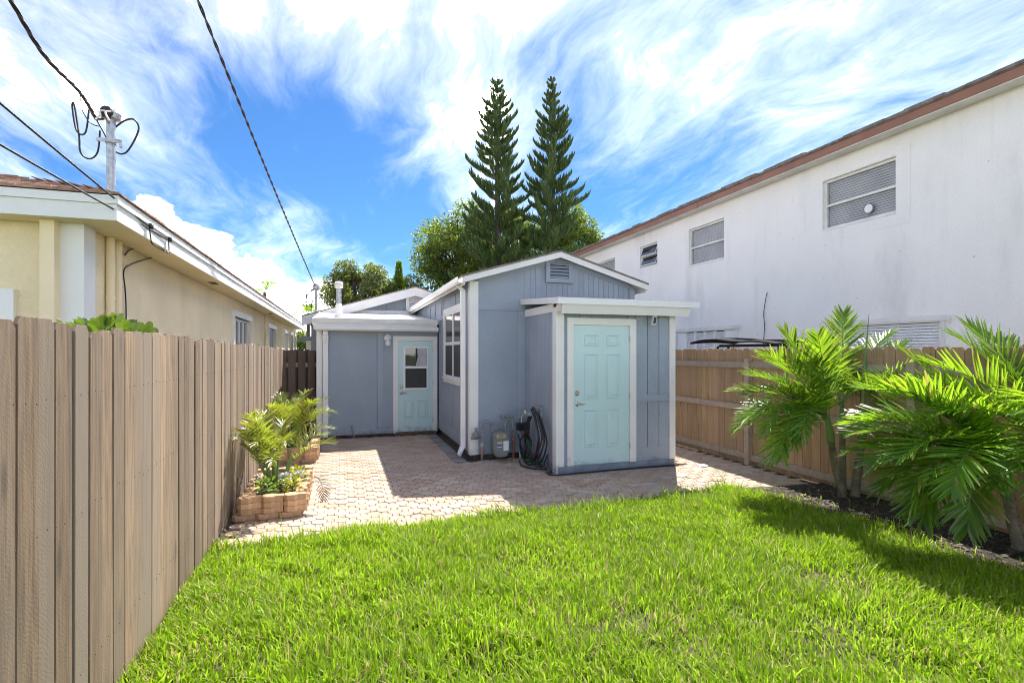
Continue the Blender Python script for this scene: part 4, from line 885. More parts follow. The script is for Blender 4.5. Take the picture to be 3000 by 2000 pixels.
# ------------------------------------------------------------------ overhead cables
def twisted(mb, pts, r, sep, pitch, n=2, m=0):
    P = bez(pts, 10); D = 0; prev = P[0]; strands = [[] for _ in range(n)]
    fine = []
    for a, b in zip(P, P[1:]):
        for j in range(6): fine.append(a.lerp(b, j/6))
    for k, p in enumerate(fine):
        D += (p-prev).length; prev = p; t = (fine[min(k+1, len(fine)-1)]-fine[max(k-1, 0)]).normalized(); u = t.cross(Vector((0, 0, 1))).normalized(); w = u.cross(t)
        for i in range(n):
            a = 2*math.pi*(D/pitch+i/n); strands[i].append(p+(u*math.cos(a)+w*math.sin(a))*sep)
    for s_ in strands: mb.tube(s_, r, 5, m)
# drop to the cream house mast
top = Vector((mx-0.02, my-0.12, 3.93))
P1 = [at_d(12, -20, 3.75), at_d(100, 125, 4.15), at_d(183, 212, 4.65), at_d(222, 275, 5.1)]
P0 = P1[0]+(P1[0]-P1[1])*2.0
cab = MB(); twisted(cab, [P0]+P1, 0.009, 0.008, 0.35, 3)
cab.tube([P1[-1], top], 0.011, 6)
for pts in ([(222, 275), (236, 300), (262, 345), (290, 350), (318, 300), (308, 275), (285, 278), (262, 295)], [(205, 250), (196, 305), (176, 300), (166, 245), (170, 238), (178, 285), (182, 315), (185, 350), (205, 365), (224, 350), (230, 300)], [(184, 218), (188, 250), (205, 280), (225, 290), (232, 285)]):
    k = 0; cab.tube(bez([at_d(x, y, 5.1-0.03*math.sin(i*1.3)) for i, (x, y) in enumerate(pts)], 6), 0.0085 if len(pts) > 6 else 0.005, 6)
obj('power_cable', cab, m_black, label='twisted black service cable with drip loops on the rooftop mast', cat='cable', smooth=True)
cab = MB(); E_ = Vector((-0.74, 16.42, 3.68))
S_ = at_d(447, -10, 5.0); S0 = S_+(S_-E_)*0.35+Vector((0, 0, 0.15))
def sag(a, b, s, n=9): return [a.lerp(b, i/n)-Vector((0, 0, 4*s*(i/n)*(1-i/n))) for i in range(n+1)]
twisted(cab, sag(S0, E_, 0.10), 0.009, 0.009, 0.5, 2)
obj('power_cable', cab, m_black, label='long twisted overhead cable running to the mast of the blue house', cat='cable', smooth=True)
for (p0_, p1_, lab, tail) in (((0, 229), at_x(343, 521, EX+0.02), 'thin black cable tied to the cream house fascia nearer its corner', [(343, 521), (346, 545), (352, 562), (378, 578), (360, 577), (325, 572), (300, 573), (287, 586)]),
                        ((0, 324), at_x(387, 551, EX+0.02), 'black cable looped on the cream house fascia and dropping down its wall', [(387, 551), (388, 575), (384, 580), (386, 560), (388, 580), (372, 586), (330, 597), (295, 610), (284, 625), (287, 660), (289, 690), (290, 740)])):
    a = at_d(*p0_, 3.0); a0 = a+(a-p1_)*1.0; cb = MB().tube(sag(a0, p1_, 0.02), 0.0075, 6)
    n = len(tail); pts = []
    for i, (x, y) in enumerate(tail):
        f = i/(n-1); X = EX+0.02 if i < 3 else (CWX+0.02+(EX-CWX)*max(0, 1-(i-2)/3.5)); pts.append(at_x(x, y, X))
    cb.tube(bez(pts, 6), 0.0065, 6); cb.box(p1_.x, p1_.x+0.03, p1_.y-0.02, p1_.y+0.02, p1_.z-0.02, p1_.z+0.03)
    obj('communication_cable', cb, m_black, label=lab, cat='cable', smooth=True)

# ------------------------------------------------------------------ white two-storey building
WB = thing('apartment_building', (8.72, 10, 0), 'white stucco two-storey building with rust brown eaves fascia', 'building')
BX, BY0, BY1, BTOP = 8.72, 0.5, 18.4, 5.345
ups = [(6.31, 7.70, 4.035, 4.99), (10.42, 11.77, 3.97, 4.97), (13.22, 14.15, 4.30, 4.96), (15.72, 16.95, 3.98, 4.92), (2.2, 3.6, 4.03, 4.98)]
lows = [(9.93, 12.32, 1.15, 2.32), (5.55, 7.65, 1.05, 2.26), (2.0, 3.8, 1.05, 2.26)]
obj('wall', holed_wall_x(BX, BY0, BY1, 0, BTOP, ups+lows, 0.16, 1), m_stucco, WB)
obj('wall', MB().box(BX+0.001, 18, BY1-0.2, BY1-0.001, 0, BTOP), m_stucco, WB); obj('wall', MB().box(BX+0.001, 18, BY0+0.001, BY0+0.2, 0, BTOP), m_stucco, WB)
obj('soffit', MB().box(8.421, 18, BY0-0.3, BY1+0.3, BTOP+0.001, BTOP+0.02), m_dirtywhite, WB)
obj('soffit_strip', MB().box(8.421, 8.49, BY0-0.3, BY1+0.3, BTOP-0.022, BTOP+0.0005), m_dirtywhite, WB)
y = BY0-0.3; fr_ = random.Random(5)
while y < BY1+0.3:
    y1 = min(y+fr_.choice((2.4, 3.0, 3.6)), BY1+0.3); dz = fr_.gauss(0, 0.004)
    obj('fascia', MB().box(8.40+fr_.gauss(0, 0.002), 8.42, y, y1-0.003, BTOP-0.01+dz, BTOP+0.125+dz), m_rust, WB); y = y1
obj('roof', MB().prism([(8.385, BTOP+0.126), (8.385, BTOP+0.15), (13.2, BTOP+1.2), (18, BTOP+0.15), (18, BTOP+0.126)], 'y', BY0-0.35, BY1+0.35), m_rooftile, WB)
rt = MB(); y = BY0-0.3
while y < BY1+0.3:
    w = fr_.uniform(0.25, 0.45); h = fr_.uniform(0.02, 0.055); rt.hexa([(8.37, y, BTOP+0.142), (8.37, y+w, BTOP+0.142), (9.2, y+w, BTOP+0.33), (9.2, y, BTOP+0.33), (8.37, y, BTOP+0.155+h), (8.37, y+w, BTOP+0.155+h), (9.2, y+w, BTOP+0.34+h), (9.2, y, BTOP+0.34+h)]); y += w+0.004
obj('roof_edge_tiles', rt, m_rooftile, WB, kind='stuff')
for i, (a, b, c, d) in enumerate(ups):
    X = BX+0.085
    w = obj('window', MB().box(BX+0.15, BX+0.159, a, b, c, d), m_room, WB)
    fw = 0.045
    for (p, q, r, s_) in ((a, a+fw, c, d), (b-fw, b, c, d), (a+fw, b-fw, c, c+fw+0.02), (a+fw, b-fw, d-fw, d), (a+fw, b-fw, (c+d)/2-0.02, (c+d)/2+0.02)):
        obj('frame', MB().box(X-0.03 if r != c else X-0.034, X+0.02, p+0.0004, q-0.0004, r+0.0004, s_-0.0004), m_winframe, w)
    zs = [(c+fw+0.021, (c+d)/2-0.021), ((c+d)/2+0.021, d-fw-0.001)]
    for (r, s_) in zs:
        if i == 2:     # open awning sashes
            obj('pane', MB().hexa([(X-0.10, a+fw+0.01, r+0.0), (X-0.10, b-fw-0.01, r+0.0), (X-0.085, b-fw-0.01, r), (X-0.085, a+fw+0.01, r), (X-0.015, a+fw+0.01, s_), (X-0.015, b-fw-0.01, s_), (X, b-fw-0.01, s_), (X, a+fw+0.01, s_)]), m_glass, w)
            for yy in (a+fw+0.012, b-fw-0.03): obj('sash_stile', MB().hexa([(X-0.112, yy, r-0.005), (X-0.112, yy+0.02, r-0.005), (X-0.08, yy+0.02, r-0.005), (X-0.08, yy, r-0.005), (X-0.025, yy, s_), (X-0.025, yy+0.02, s_), (X, yy+0.02, s_), (X, yy, s_)]), m_winframe, w)
            obj('sash_rail', MB().box(X-0.114, X-0.075, a+fw+0.01, b-fw-0.01, r-0.02, r+0.008), m_winframe, w)
        else:
            obj('pane', MB().box(X-0.004, X+0.002, a+fw+0.001, b-fw-0.001, r, s_), m_glassclear, w)
            nb = 9
            for k in range(nb):
                z = r+(s_-r)*k/nb
                obj('blind_slat', MB().hexa([(X+0.02, a+fw, z+0.004), (X+0.02, b-fw, z+0.004), (X+0.026, b-fw, z+0.004), (X+0.026, a+fw, z+0.004), (X+0.034, a+fw, z+(s_-r)/nb), (X+0.034, b-fw, z+(s_-r)/nb), (X+0.04, b-fw, z+(s_-r)/nb), (X+0.04, a+fw, z+(s_-r)/nb)]), m_blind, w)
    obj('sill', MB().box(BX-0.012, BX+0.05, a+0.001, b-0.001, c-0.0, c+0.018), m_winframe, w)
# raised plaster surround of the biggest window
for (p, q, r, s_) in ((6.08, 6.305, 3.85, 5.15), (7.705, 7.90, 3.85, 5.15), (6.3055, 7.7045, 4.995, 5.15), (6.3055, 7.7045, 3.85, 4.03)):
    obj('plaster_band', MB().box(BX-0.005, BX-0.0005, p, q, r, s_), m_stucco, WB)
vd = thing('window_mirror', (BX+0.06, 6.85, 4.13), 'round pale disc with dark rim standing in the biggest upper window', 'mirror')
vc = at_x(1995, 479, BX+0.06)
obj('rim', MB().lathe([(0.075, -0.006), (0.092, -0.010), (0.095, 0.0), (0.09, 0.012), (0.01, 0.012)], vc, 'x', 24), m_pipe, vd); obj('disc', MB().lathe([(0.001, -0.008), (0.074, -0.0075), (0.075, 0.0)], vc, 'x', 24), m_label_w, vd)
obj('foot', MB().cyl((vc.x, vc.y, vc.z-0.09), (vc.x, vc.y, 4.053), 0.008, 8), m_pipe, vd)
def louvre_window(a, b, c, d, cols, label):
    w = obj('window', MB().box(BX+0.13, BX+0.15, a, b, c, d), m_room, WB, label=label); fw = 0.06; X = BX+0.02
    for (p, q, r, s_) in ((a, a+fw, c, d), (b-fw, b, c, d), (a+fw, b-fw, d-0.05, d), (a+fw, b-fw, c, c+0.05)):
        obj('frame', MB().box(X-0.06, X+0.05, p+0.0004, q-0.0004, r, s_), m_winframe, w)
    obj('head_trim', MB().box(X-0.075, X-0.0605, a-0.08, b+0.08, d-0.03, d+0.05), m_winframe, w)
    ws = [0.17]+[(1-0.34)/cols]*cols+[0.17] if cols > 1 else [1.0]
    y = a+fw; W_ = b-a-2*fw
    for k, f in enumerate(ws):
        y1 = y+W_*f
        if cols > 1 and k in (0, len(ws)-1): obj('side_panel', MB().box(X-0.02, X, y+0.003, y1-0.003, c+0.05, d-0.05), m_vinyl, w)
        else:
            for yy in (y, y1-0.03): obj('stile', MB().box(X-0.035, X+0.01, yy+0.002, yy+0.028, c+0.05, d-0.05), m_vinyl, w)
            z = 1.70
            while z < d-0.08:
                obj('louver', MB().hexa([(X-0.03, y+0.03, z), (X-0.03, y1-0.03, z), (X-0.022, y1-0.03, z), (X-0.022, y+0.03, z), (X+0.0, y+0.03, z+0.042), (X+0.0, y1-0.03, z+0.042), (X+0.008, y1-0.03, z+0.042), (X+0.008, y+0.03, z+0.042)]), m_vinyl, w); z += 0.046
        y = y1
louvre_window(*lows[0], 4, 'white louvred ground floor window'); louvre_window(*lows[1], 1, 'wide louvred ground floor window behind the palms')
obj('wall_wire', MB().tube(bez([at_x(1762, 671, BX-0.02), at_x(1758, 690, BX-0.03), at_x(1754, 720, BX-0.02), at_x(1756, 750, BX-0.03), at_x(1754, 790, BX-0.02), at_x(1755, 900, BX-0.02)], 6), 0.008, 6), m_black, label='loose thin black wire hanging down the white stucco wall', cat='wire')

# ------------------------------------------------------------------ black canopy of a garden swing behind the fence
SW = thing('garden_swing', (7.3, 8.0, 0), 'garden swing with black curved fabric canopy behind the tan fence', 'swing')
mb = MB(); nu, nv = 24, 10
for j in range(nv+1):
    for i in range(nu+1):
        u, v = i/nu, j/nv; y = 9.08-2.25*u; x = 6.75+1.1*v
        z = 1.93+0.09*math.sin(min(1, u*1.6)*math.pi)**0.8*(1-0.35*u)+0.05*math.sin(max(0, u-0.5)*2*math.pi)+0.03*math.sin(v*math.pi)-0.05*u
        mb.v.append((x, y, z))
for j in range(nv):
    for i in range(nu): a = j*(nu+1)+i; mb.face((a, a+1, a+nu+2, a+nu+1))
cn = obj('canopy', mb, m_canopy, SW, smooth=True); so = cn.modifiers.new('thick', 'SOLIDIFY'); so.thickness = 0.025
for y in (7.05, 8.75):
    for s_ in (-1, 1): obj('leg', MB().tube([(7.3+s_*0.62, y, -0.06), (7.3+s_*0.12, y, 1.86)], 0.025, 8), m_black, SW)
obj('top_bar', MB().cyl((7.3, 6.95, 1.87), (7.3, 8.85, 1.87), 0.025, 8), m_black, SW)
obj('seat', MB().box(7.05, 7.55, 7.3, 8.5, 0.42, 0.50), m_canopy, SW); obj('backrest', MB().box(7.53, 7.60, 7.3, 8.5, 0.5, 1.0), m_canopy, SW)
for y in (7.35, 8.45): obj('hanger_rod', MB().cyl((7.3, y, 0.46), (7.3, y, 1.86), 0.012, 6), m_black, SW)

# ------------------------------------------------------------------ far things in the gap between the houses
FH = thing('garden_annex', (-0.6, 24.5, 0), 'small grey outbuilding with white corner post glimpsed between the two houses', 'outbuilding')
fz = 24.5
q0, q1 = at_y(700, 790, fz), at_y(735, 790, fz)
obj('wall', MB().box(q0.x+0.45, q1.x+1.5, fz, fz+3, 0, 2.2), m_grey_board, FH)
obj('corner_post', MB().box(q0.x+0.05, q0.x+0.44, fz-0.02, fz+0.3, 0, 2.25), m_white, FH)
obj('roof', MB().prism([(q0.x-0.25, 2.22), (q1.x+1.7, 2.55), (q1.x+1.7, 2.7), (q0.x-0.25, 2.36)], 'y', fz-0.4, fz+3.3), m_grey_board, FH)
obj('roof_tile_strip', MB().prism([(q0.x+0.4, 2.65), (q1.x+1.7, 2.72), (q1.x+1.7, 3.0), (q0.x+0.5, 2.9)], 'y', fz+1, fz+3), m_rust, FH)
# ------------------------------------------------------------------ planters
blk = MB(); O_ = [(-.073, -.036), (-.036, -.074), (.034, -.074), (.066, -.046), (.112, -.040), (.146, -.044), (.146, .044), (.112, .040), (.066, .046), (.034, .074), (-.036, .074), (-.073, .036)]
O_ = [(p[0]-.0365, p[1]) for p in O_]; nO = len(O_)
for (z_, k_) in ((-0.057, 0.965), (-0.053, 1), (-0.005, 1), (0, 0.955)): blk.v += [(p[0]*k_, p[1]*k_, z_) for p in O_]
for r_ in range(3):
    for k in range(nO): blk.face((r_*nO+k, r_*nO+(k+1) % nO, (r_+1)*nO+(k+1) % nO, (r_+1)*nO+k))
blk.face(range(3*nO, 4*nO)); blk.face(range(nO-1, -1, -1))
blk_me = mesh_of('block', blk); blk_me.materials.append(m_planter)
pr_ = random.Random(21)
def planter(x0, x1, y0, y1, label, skip_low=False):
    T = thing('planter', ((x0+x1)/2, (y0+y1)/2, 0), label, 'planter', None); base = WP[T.name]
    for c in range(4):
        z = 0.058*(c+1)+0.0015*c
        nx = round((x1-x0)/0.222); ny = max(1, round((y1-y0-0.16)/0.222)); ox = 0.0 if c else -0.05
        for k in range(nx):
            for yy, fl in ((y0, 0), (y1, math.pi)):
                o = link('block', blk_me, T); o.location = Vector((x0+0.111+k*0.222+ox*(fl == 0)+pr_.gauss(0, 0.003), yy+pr_.gauss(0, 0.004), z))-base; o.rotation_euler = (0, 0, fl+pr_.gauss(0, 0.02))
        for k in range(ny):
            for xx, fl in ((x0+0.075, 1.5708), (x1-0.075, -1.5708)):
                o = link('block', blk_me, T); o.location = Vector((xx+pr_.gauss(0, 0.004), y0+0.19+k*0.222+pr_.gauss(0, 0.003), z))-base; o.rotation_euler = (0, 0, fl+pr_.gauss(0, 0.02))
    obj('soil', MB().box(x0+0.13, x1-0.13, y0+0.06, y1-0.06, 0.0, 0.20), m_soil, T)
    return T
planter(-1.03, -0.36, 6.08, 7.45, 'low block planter of scalloped tan bricks set nearer the lawn')
planter(-1.03, -0.36, 8.93, 10.20, 'low block planter of scalloped tan bricks set nearer the blue house')

# ------------------------------------------------------------------ palms
def frond(mb, base, d, Lf, droop, nl, ll, lw, rg, pet=0.16, seg=4, vee=0.35, lg=0.9, rr=0.010, curl=0.0):
    base = Vector(base); d = Vector(d).normalized(); hz = Vector((d.x, d.y, 0)); hz = hz.normalized() if hz.length > 1e-3 else Vector((1, 0, 0))
    el = math.asin(max(-1, min(1, d.z))); n = 26; p = base.copy(); pts = [p.copy()]; tans = []
    tw = rg.gauss(0, 0.2)
    for k in range(n):
        t = (k+0.5)/n; e = el-droop*(t**1.4); T = hz*math.cos(e)+Vector((0, 0, math.sin(e))); tans.append(T); p = p+T*(Lf/n); pts.append(p.copy())
    tans.append(tans[-1])
    mb.tube(pts[::2]+([pts[-1]] if n % 2 else []), [rr*(1-0.8*i/(len(pts[::2])-1)) for i in range(len(pts[::2]))], 5, 1)
    S0 = hz.cross(Vector((0, 0, 1))).normalized()
    for k in range(nl):
        t = pet+(1-pet)*(k+0.5)/nl; fi = t*n; i = min(int(fi), n-1); P = pts[i].lerp(pts[i+1], fi-i); T = tans[i]
        Nn = S0.cross(T).normalized()
        S = S0*math.cos(tw*t)+Nn*math.sin(tw*t); Nn = S.cross(T).normalized()
        s = (t-pet)/(1-pet); prof = (0.55+0.45*math.sin(min(1, s*1.7)*math.pi/2)) if s < 0.55 else 1-0.62*((s-0.55)/0.45)**1.3
        a = R(68-42*s**1.2)
        for sd in (-1, 1):
            l = ll*prof*rg.uniform(0.86, 1.08); aa = a+rg.gauss(0, 0.08); v = vee+rg.gauss(0, 0.12)
            dr = (T*math.cos(aa)+(S*sd*math.cos(v)+Nn*math.sin(v))*math.sin(aa)).normalized()
            q = P.copy(); i0 = len(mb.v); w0 = lw*rg.uniform(0.8, 1.15)
            g_ = lg*rg.uniform(0.6, 1.4)
            for j in range(seg+1):
                f = j/seg; w = w0*(0.35+0.65*math.sin(min(1, f*2.2+0.15)*math.pi/2))*(1-0.80*max(0, (f-0.45)/0.55)**1.4)
                wd = dr.cross(Nn); wd = wd.normalized() if wd.length > 1e-4 else T
                nn = wd.cross(dr).normalized()
                if nn.z < 0: nn = -nn
                mb.v += [tuple(q+wd*w*0.5), tuple(q-nn*w*0.16), tuple(q-wd*w*0.5)]
                q = q+dr*(l/seg); dr = (dr-Vector((0, 0, 1))*g_*l/seg*1.6*(0.4+f)).normalized()
                if curl: dr = (dr+wd*rg.gauss(0, curl)).normalized()
            for j in range(seg):
                b = i0+j*3; mb.face((b, b+3, b+4, b+1)); mb.face((b+1, b+4, b+5, b+2))
RV, FV, UZ = Vector((CS, -SN, 0)), Vector((SN, CS, 0)), Vector((0, 0, 1))
def palm_clump(loc, trunks, fronds, label, seed, nl=34, ll=0.42, lw=0.034, sc=1.0):
    T = thing('palm', loc, label, 'palm tree'); rg = random.Random(seed); base = Vector(loc); heads = []
    for (dx, dy, lean, h, r) in trunks:
        b = base+Vector((dx, dy, 0)); top = b+Vector((lean[0], lean[1], h))
        pts = [b+Vector((0, 0, -0.05)), b.lerp(top, 0.15), b.lerp(top, 0.5)+Vector((lean[0]*0.1, lean[1]*0.1, 0)), top]
        tr = MB().tube(bez(pts, 5), [r*1.75]+[r*1.35]*2+[r*(1.1-0.012*i) for i in range(13)], 12)
        o = obj('trunk', tr, m_palmbark, T, smooth=True)
        for k in range(5):
            c = b.lerp(top, 0.28+0.15*k); obj('trunk_ring', MB().lathe([(r*1.02, -0.006), (r*1.2, 0), (r*1.02, 0.006)], c, n=12), m_palmbark, o)
        cs = top+Vector((lean[0]*0.4, lean[1]*0.4, 0.34)); obj('crownshaft', MB().tube(bez([top-Vector((0, 0, 0.02)), top.lerp(cs, 0.5), cs], 4), [r*1.0, r*1.22, r*1.25, r*1.15, r*1.05, r*0.95, r*0.8, r*0.65, r*0.5], 12), m_palmgreen, T, smooth=True)
        heads.append((top, cs))
    for i, (hd, al, be, Lf, dr) in enumerate(fronds):
        top, cs = heads[hd]; d = RV*math.cos(R(al))+UZ*math.sin(R(al))+FV*be
        mb = MB(); st = top.lerp(cs, rg.uniform(0.65, 1.0)); frond(mb, st, d, Lf*sc, dr, nl, ll, lw, rg, vee=0.34, lg=rg.uniform(0.2, 0.75))
        obj('frond', mb, [m_palmleaf, m_palmgreen], T)
    return T, heads
pr1 = [(0, 108, 0.0, 1.5, 0.30), (0, 100, -0.2, 1.3, 0.5), (1, 62, 0.15, 1.45, 0.6), (1, 48, -0.1, 1.35, 0.8), (1, 36, 0.2, 1.35, 0.8), (2, 24, -0.1, 1.25, 1.0), (0, 134, 0.0, 1.35, 0.7), (0, 146, 0.25, 1.35, 0.75), (0, 156, -0.2, 1.40, 1.0),
       (0, 150, -0.4, 1.40, 1.5), (0, 132, -0.65, 1.3, 1.9), (0, 160, -0.5, 1.35, 1.9), (1, 92, -1.0, 1.1, 1.7), (2, 54, -0.7, 1.15, 1.7), (2, 34, -0.35, 1.25, 1.6), (1, 78, 0.6, 1.3, 0.7), (0, 114, 0.7, 1.3, 0.8), (2, 72, -0.4, 1.2, 1.0), (0, 166, 0.15, 1.3, 1.0), (2, 10, 0.1, 1.15, 1.0), (1, 120, -0.3, 1.25, 1.0),
       (1, 150, 0.1, 1.2, 1.3), (1, 86, 0.1, 1.45, 0.35), (0, 140, -0.15, 1.4, 1.0), (2, 45, 0.3, 1.35, 0.8), (1, 126, 0.35, 1.35, 0.7), (0, 172, -0.3, 1.25, 1.5), (2, 64, 0.2, 1.45, 0.5), (0, 122, -0.1, 1.4, 0.6), (2, 28, 0.4, 1.3, 0.8), (0, 142, -0.6, 1.25, 2.1), (0, 162, 0.3, 1.3, 1.2), (2, 16, -0.3, 1.2, 1.7)]
PA, hd1 = palm_clump((5.76, 4.76, 0.02), [(-0.06, 0.0, (-0.16, 0.02), 0.66, 0.040), (0.04, 0.08, (0.02, 0.03), 0.78, 0.036), (0.09, -0.03, (0.08, -0.02), 0.70, 0.045)], pr1, 'bushy green palm with three slim trunks standing by the fence near the patio', 31, nl=34, ll=0.36, lw=0.026, sc=0.82)
sp0 = hd1[2][1]; obj('spear_leaf', MB().tube(bez([sp0, sp0+Vector((0.02, 0, 0.5)), sp0+Vector((0.06, -0.02, 1.15))], 5), [0.016, 0.018, 0.019, 0.019, 0.018, 0.016, 0.014, 0.011, 0.008, 0.005, 0.002], 8), m_palmgreen, PA)
pr2 = [(0, 136, 0.15, 1.5, 0.35), (0, 112, 0.25, 1.5, 0.40), (1, 100, 0.3, 1.55, 0.4), (0, 148, 0.35, 1.5, 0.8), (0, 160, 0.0, 1.5, 1.0), (0, 156, -0.3, 1.5, 1.3), (0, 148, -0.5, 1.45, 1.6), (1, 130, -0.6, 1.45, 1.8), (1, 108, -0.5, 1.4, 2.1), (1, 60, 0.1, 1.4, 0.9),
       (0, 168, 0.1, 1.4, 1.3), (1, 125, 0.6, 1.4, 0.8), (0, 128, 0.0, 1.5, 0.9), (1, 30, -0.3, 1.2, 1.5), (0, 145, 0.5, 1.45, 0.8), (1, 88, -0.7, 1.3, 2.0), (0, 166, -0.2, 1.45, 1.5), (1, 140, 0.0, 1.45, 1.1), (0, 150, 0.15, 1.55, 0.8), (1, 118, -0.35, 1.4, 1.6), (1, 132, 0.35, 1.55, 0.7), (0, 122, 0.35, 1.5, 0.6), (1, 86, 0.4, 1.5, 0.6), (1, 118, 0.2, 1.5, 0.8),
       (0, 156, 0.3, 1.5, 0.9), (1, 150, -0.4, 1.45, 1.7), (0, 134, 0.2, 1.55, 0.7), (1, 104, 0.4, 1.5, 0.5), (0, 174, -0.15, 1.35, 1.7), (1, 138, -0.6, 1.45, 2.0), (0, 160, -0.6, 1.4, 2.0), (1, 98, -0.8, 1.35, 2.3), (1, 120, -0.8, 1.4, 2.2), (0, 146, -0.2, 1.5, 1.2), (1, 75, -0.5, 1.3, 1.8)]
palm_clump((5.74, 2.97, 0.02), [(-0.08, 0.05, (-0.08, 0.04), 0.50, 0.044), (0.08, -0.04, (0.05, -0.05), 0.60, 0.05)], pr2, 'larger overhanging green palm with drooping fronds against the tan fence', 47, nl=36, ll=0.40, lw=0.027, sc=0.82)

def areca(loc, n, hgt, label, seed, spread=0.55):
    T = thing('areca_palm', loc, label, 'palm'); rg = random.Random(seed); b0 = Vector(loc)
    for k in range(n):
        az = rg.uniform(0, 6.283); r = rg.uniform(0.01, 0.09); b = b0+Vector((r*math.cos(az), r*math.sin(az), -0.02))
        el = rg.uniform(0.95, 1.5); h = hgt*rg.uniform(0.32, 0.55)
        d = Vector((math.cos(az)*math.cos(el), math.sin(az)*math.cos(el), math.sin(el))); top = b+d*h*0.9
        top.x = max(top.x, -0.98)
        obj('stem', MB().tube(bez([b, b.lerp(top, 0.5)+Vector((0, 0, 0.02)), top], 4), [0.013]*4+[0.011]*3+[0.009]*2, 6), m_palmgreen, T)
        d2 = (d+Vector((math.cos(az), math.sin(az), 0))*spread*rg.uniform(0.3, 1.3)).normalized()
        if top.x < -0.8 and d2.x < 0: d2.x *= 0.15
        mb = MB(); frond(mb, top, d2, hgt*rg.uniform(0.42, 0.60), rg.uniform(0.7, 1.7), 17, 0.21, 0.019, rg, pet=0.08, seg=4, vee=0.5, lg=1.8, rr=0.006, curl=0.14)
        obj('frond', mb, [m_areca, m_palmgreen], T)
areca((-0.74, 6.70, 0.20), 19, 1.02, 'yellow-green areca palm in the planter nearer the lawn', 5, 0.5)
areca((-0.80, 9.40, 0.20), 26, 1.08, 'sun-scorched areca palm in the planter nearer the blue house', 9, 0.42)
def leaf_cluster(T, name, c, rx, ry, rz, n, size, mat, rg, asp=0.55, up=0.3):
    mb = MB()
    for k in range(n):
        while True:
            v = Vector((rg.uniform(-1, 1), rg.uniform(-1, 1), rg.uniform(-1, 1)))
            if v.length < 1: break
        p = Vector(c)+Vector((v.x*rx, v.y*ry, v.z*rz)); d = (v+Vector((rg.gauss(0, .4), rg.gauss(0, .4), up+rg.gauss(0, .3)))).normalized()
        s = d.cross(Vector((rg.gauss(0, .3), rg.gauss(0, .3), 1))); s = s.normalized() if s.length > .01 else Vector((1, 0, 0)); l = size*rg.uniform(0.7, 1.2); w = l*asp; n_ = s.cross(d)
        i = len(mb.v); out = [(0, 0), (0.25, 0.34), (0.6, 0.5), (0.88, 0.34), (1.0, 0)]
        for (f, h) in out: mb.v.append(tuple(p+d*l*f+n_*(-0.10*l*f*f)+s*w*h+n_*0.08*w*(h > 0)))
        for (f, h) in out[1:-1]: mb.v.append(tuple(p+d*l*f+n_*(-0.10*l*f*f)-s*w*h+n_*0.08*w))
        for (f, h) in out[1:-1]: mb.v.append(tuple(p+d*l*f+n_*(-0.10*l*f*f)))
        # i+0 base,1,2,3 right,4 tip,5,6,7 left,8,9,10 midrib
        for q in ((0, 1, 8), (1, 2, 9, 8), (2, 3, 10, 9), (3, 4, 10), (0, 8, 5), (8, 9, 6, 5), (9, 10, 7, 6), (10, 4, 7)): mb.face([i+a for a in q])
    return obj(name, mb, mat, T)
rgf = random.Random(77)
for (loc, lab) in (((-0.78, 6.32, 0.20), 'small yellow-green bedding plant at the front of the planter nearer the lawn'), ((-0.52, 6.36, 0.20), 'golden bedding plant in the front corner of the planter nearer the lawn'), ((-0.50, 6.86, 0.20), 'golden trailing plant beside the areca stems in the planter nearer the lawn')):
    T = thing('bedding_plant', loc, lab, 'plant'); leaf_cluster(T, 'foliage', Vector(loc)+Vector((0, 0, 0.06)), 0.10, 0.09, 0.09, 110, 0.055, m_yellowleaf if 'gold' in lab else m_lime, rgf)
    obj('stem', MB().cyl((loc[0], loc[1], loc[2]-0.02), (loc[0], loc[1], loc[2]+0.08), 0.006, 5), m_palmgreen, T)
for (loc, lab) in (((-0.62, 6.55, 0.20), 'white flowering plant among the areca stems nearer the lawn'), ((-0.46, 6.68, 0.20), 'white flowering plant at the patio-side rim of the planter nearer the lawn'), ((-0.9, 6.62, 0.20), 'white flowering plant between fence and areca palm nearer the lawn')):
    T = thing('flowering_plant', loc, lab, 'flower'); leaf_cluster(T, 'foliage', Vector(loc)+Vector((0, 0, 0.05)), 0.07, 0.06, 0.06, 50, 0.045, m_lime, rgf)
    leaf_cluster(T, 'petals', Vector(loc)+Vector((0, 0, 0.12)), 0.07, 0.06, 0.035, 60, 0.026, m_petal, rgf, 0.8)
    obj('stem', MB().cyl((loc[0], loc[1], loc[2]-0.02), (loc[0], loc[1], loc[2]+0.08), 0.005, 5), m_palmgreen, T)
T = thing('dead_frond', (-0.30, 6.25, 0.0), 'dried brown palm frond leaning on the planter nearer the lawn', 'frond')
mb = MB(); frond(mb, (-0.30, 6.4, 0.33), (0.2, -0.5, 0.1), 0.42, 1.9, 12, 0.14, 0.012, rgf, pet=0.2, lg=3.0, rr=0.006); obj('leaf', mb, [m_debris, m_debris], T)

# clusia shrub behind the left fence
T = thing('clusia_shrub', (-1.5, 4.3, -0.06), 'round-leaved green shrub poking above the weathered plank fence', 'shrub'); rgs = random.Random(12)
leaf_cluster(T, 'foliage', (-1.5, 4.32, 1.69), 0.30, 0.70, 0.235, 950, 0.10, m_clusia, rgs, 0.62, 0.55)
for k in range(7):
    e = (-1.5+rgs.uniform(-.25, .25), 4.32+rgs.uniform(-.5, .5), 1.6); obj('branch', MB().tube(bez([(-1.5, 4.3, -0.06), (-1.5+(e[0]+1.5)*.4, 4.3+(e[1]-4.3)*.4, 0.8), e], 4), [0.03]*3+[0.022]*3+[0.012]*3, 6), m_bark, T)

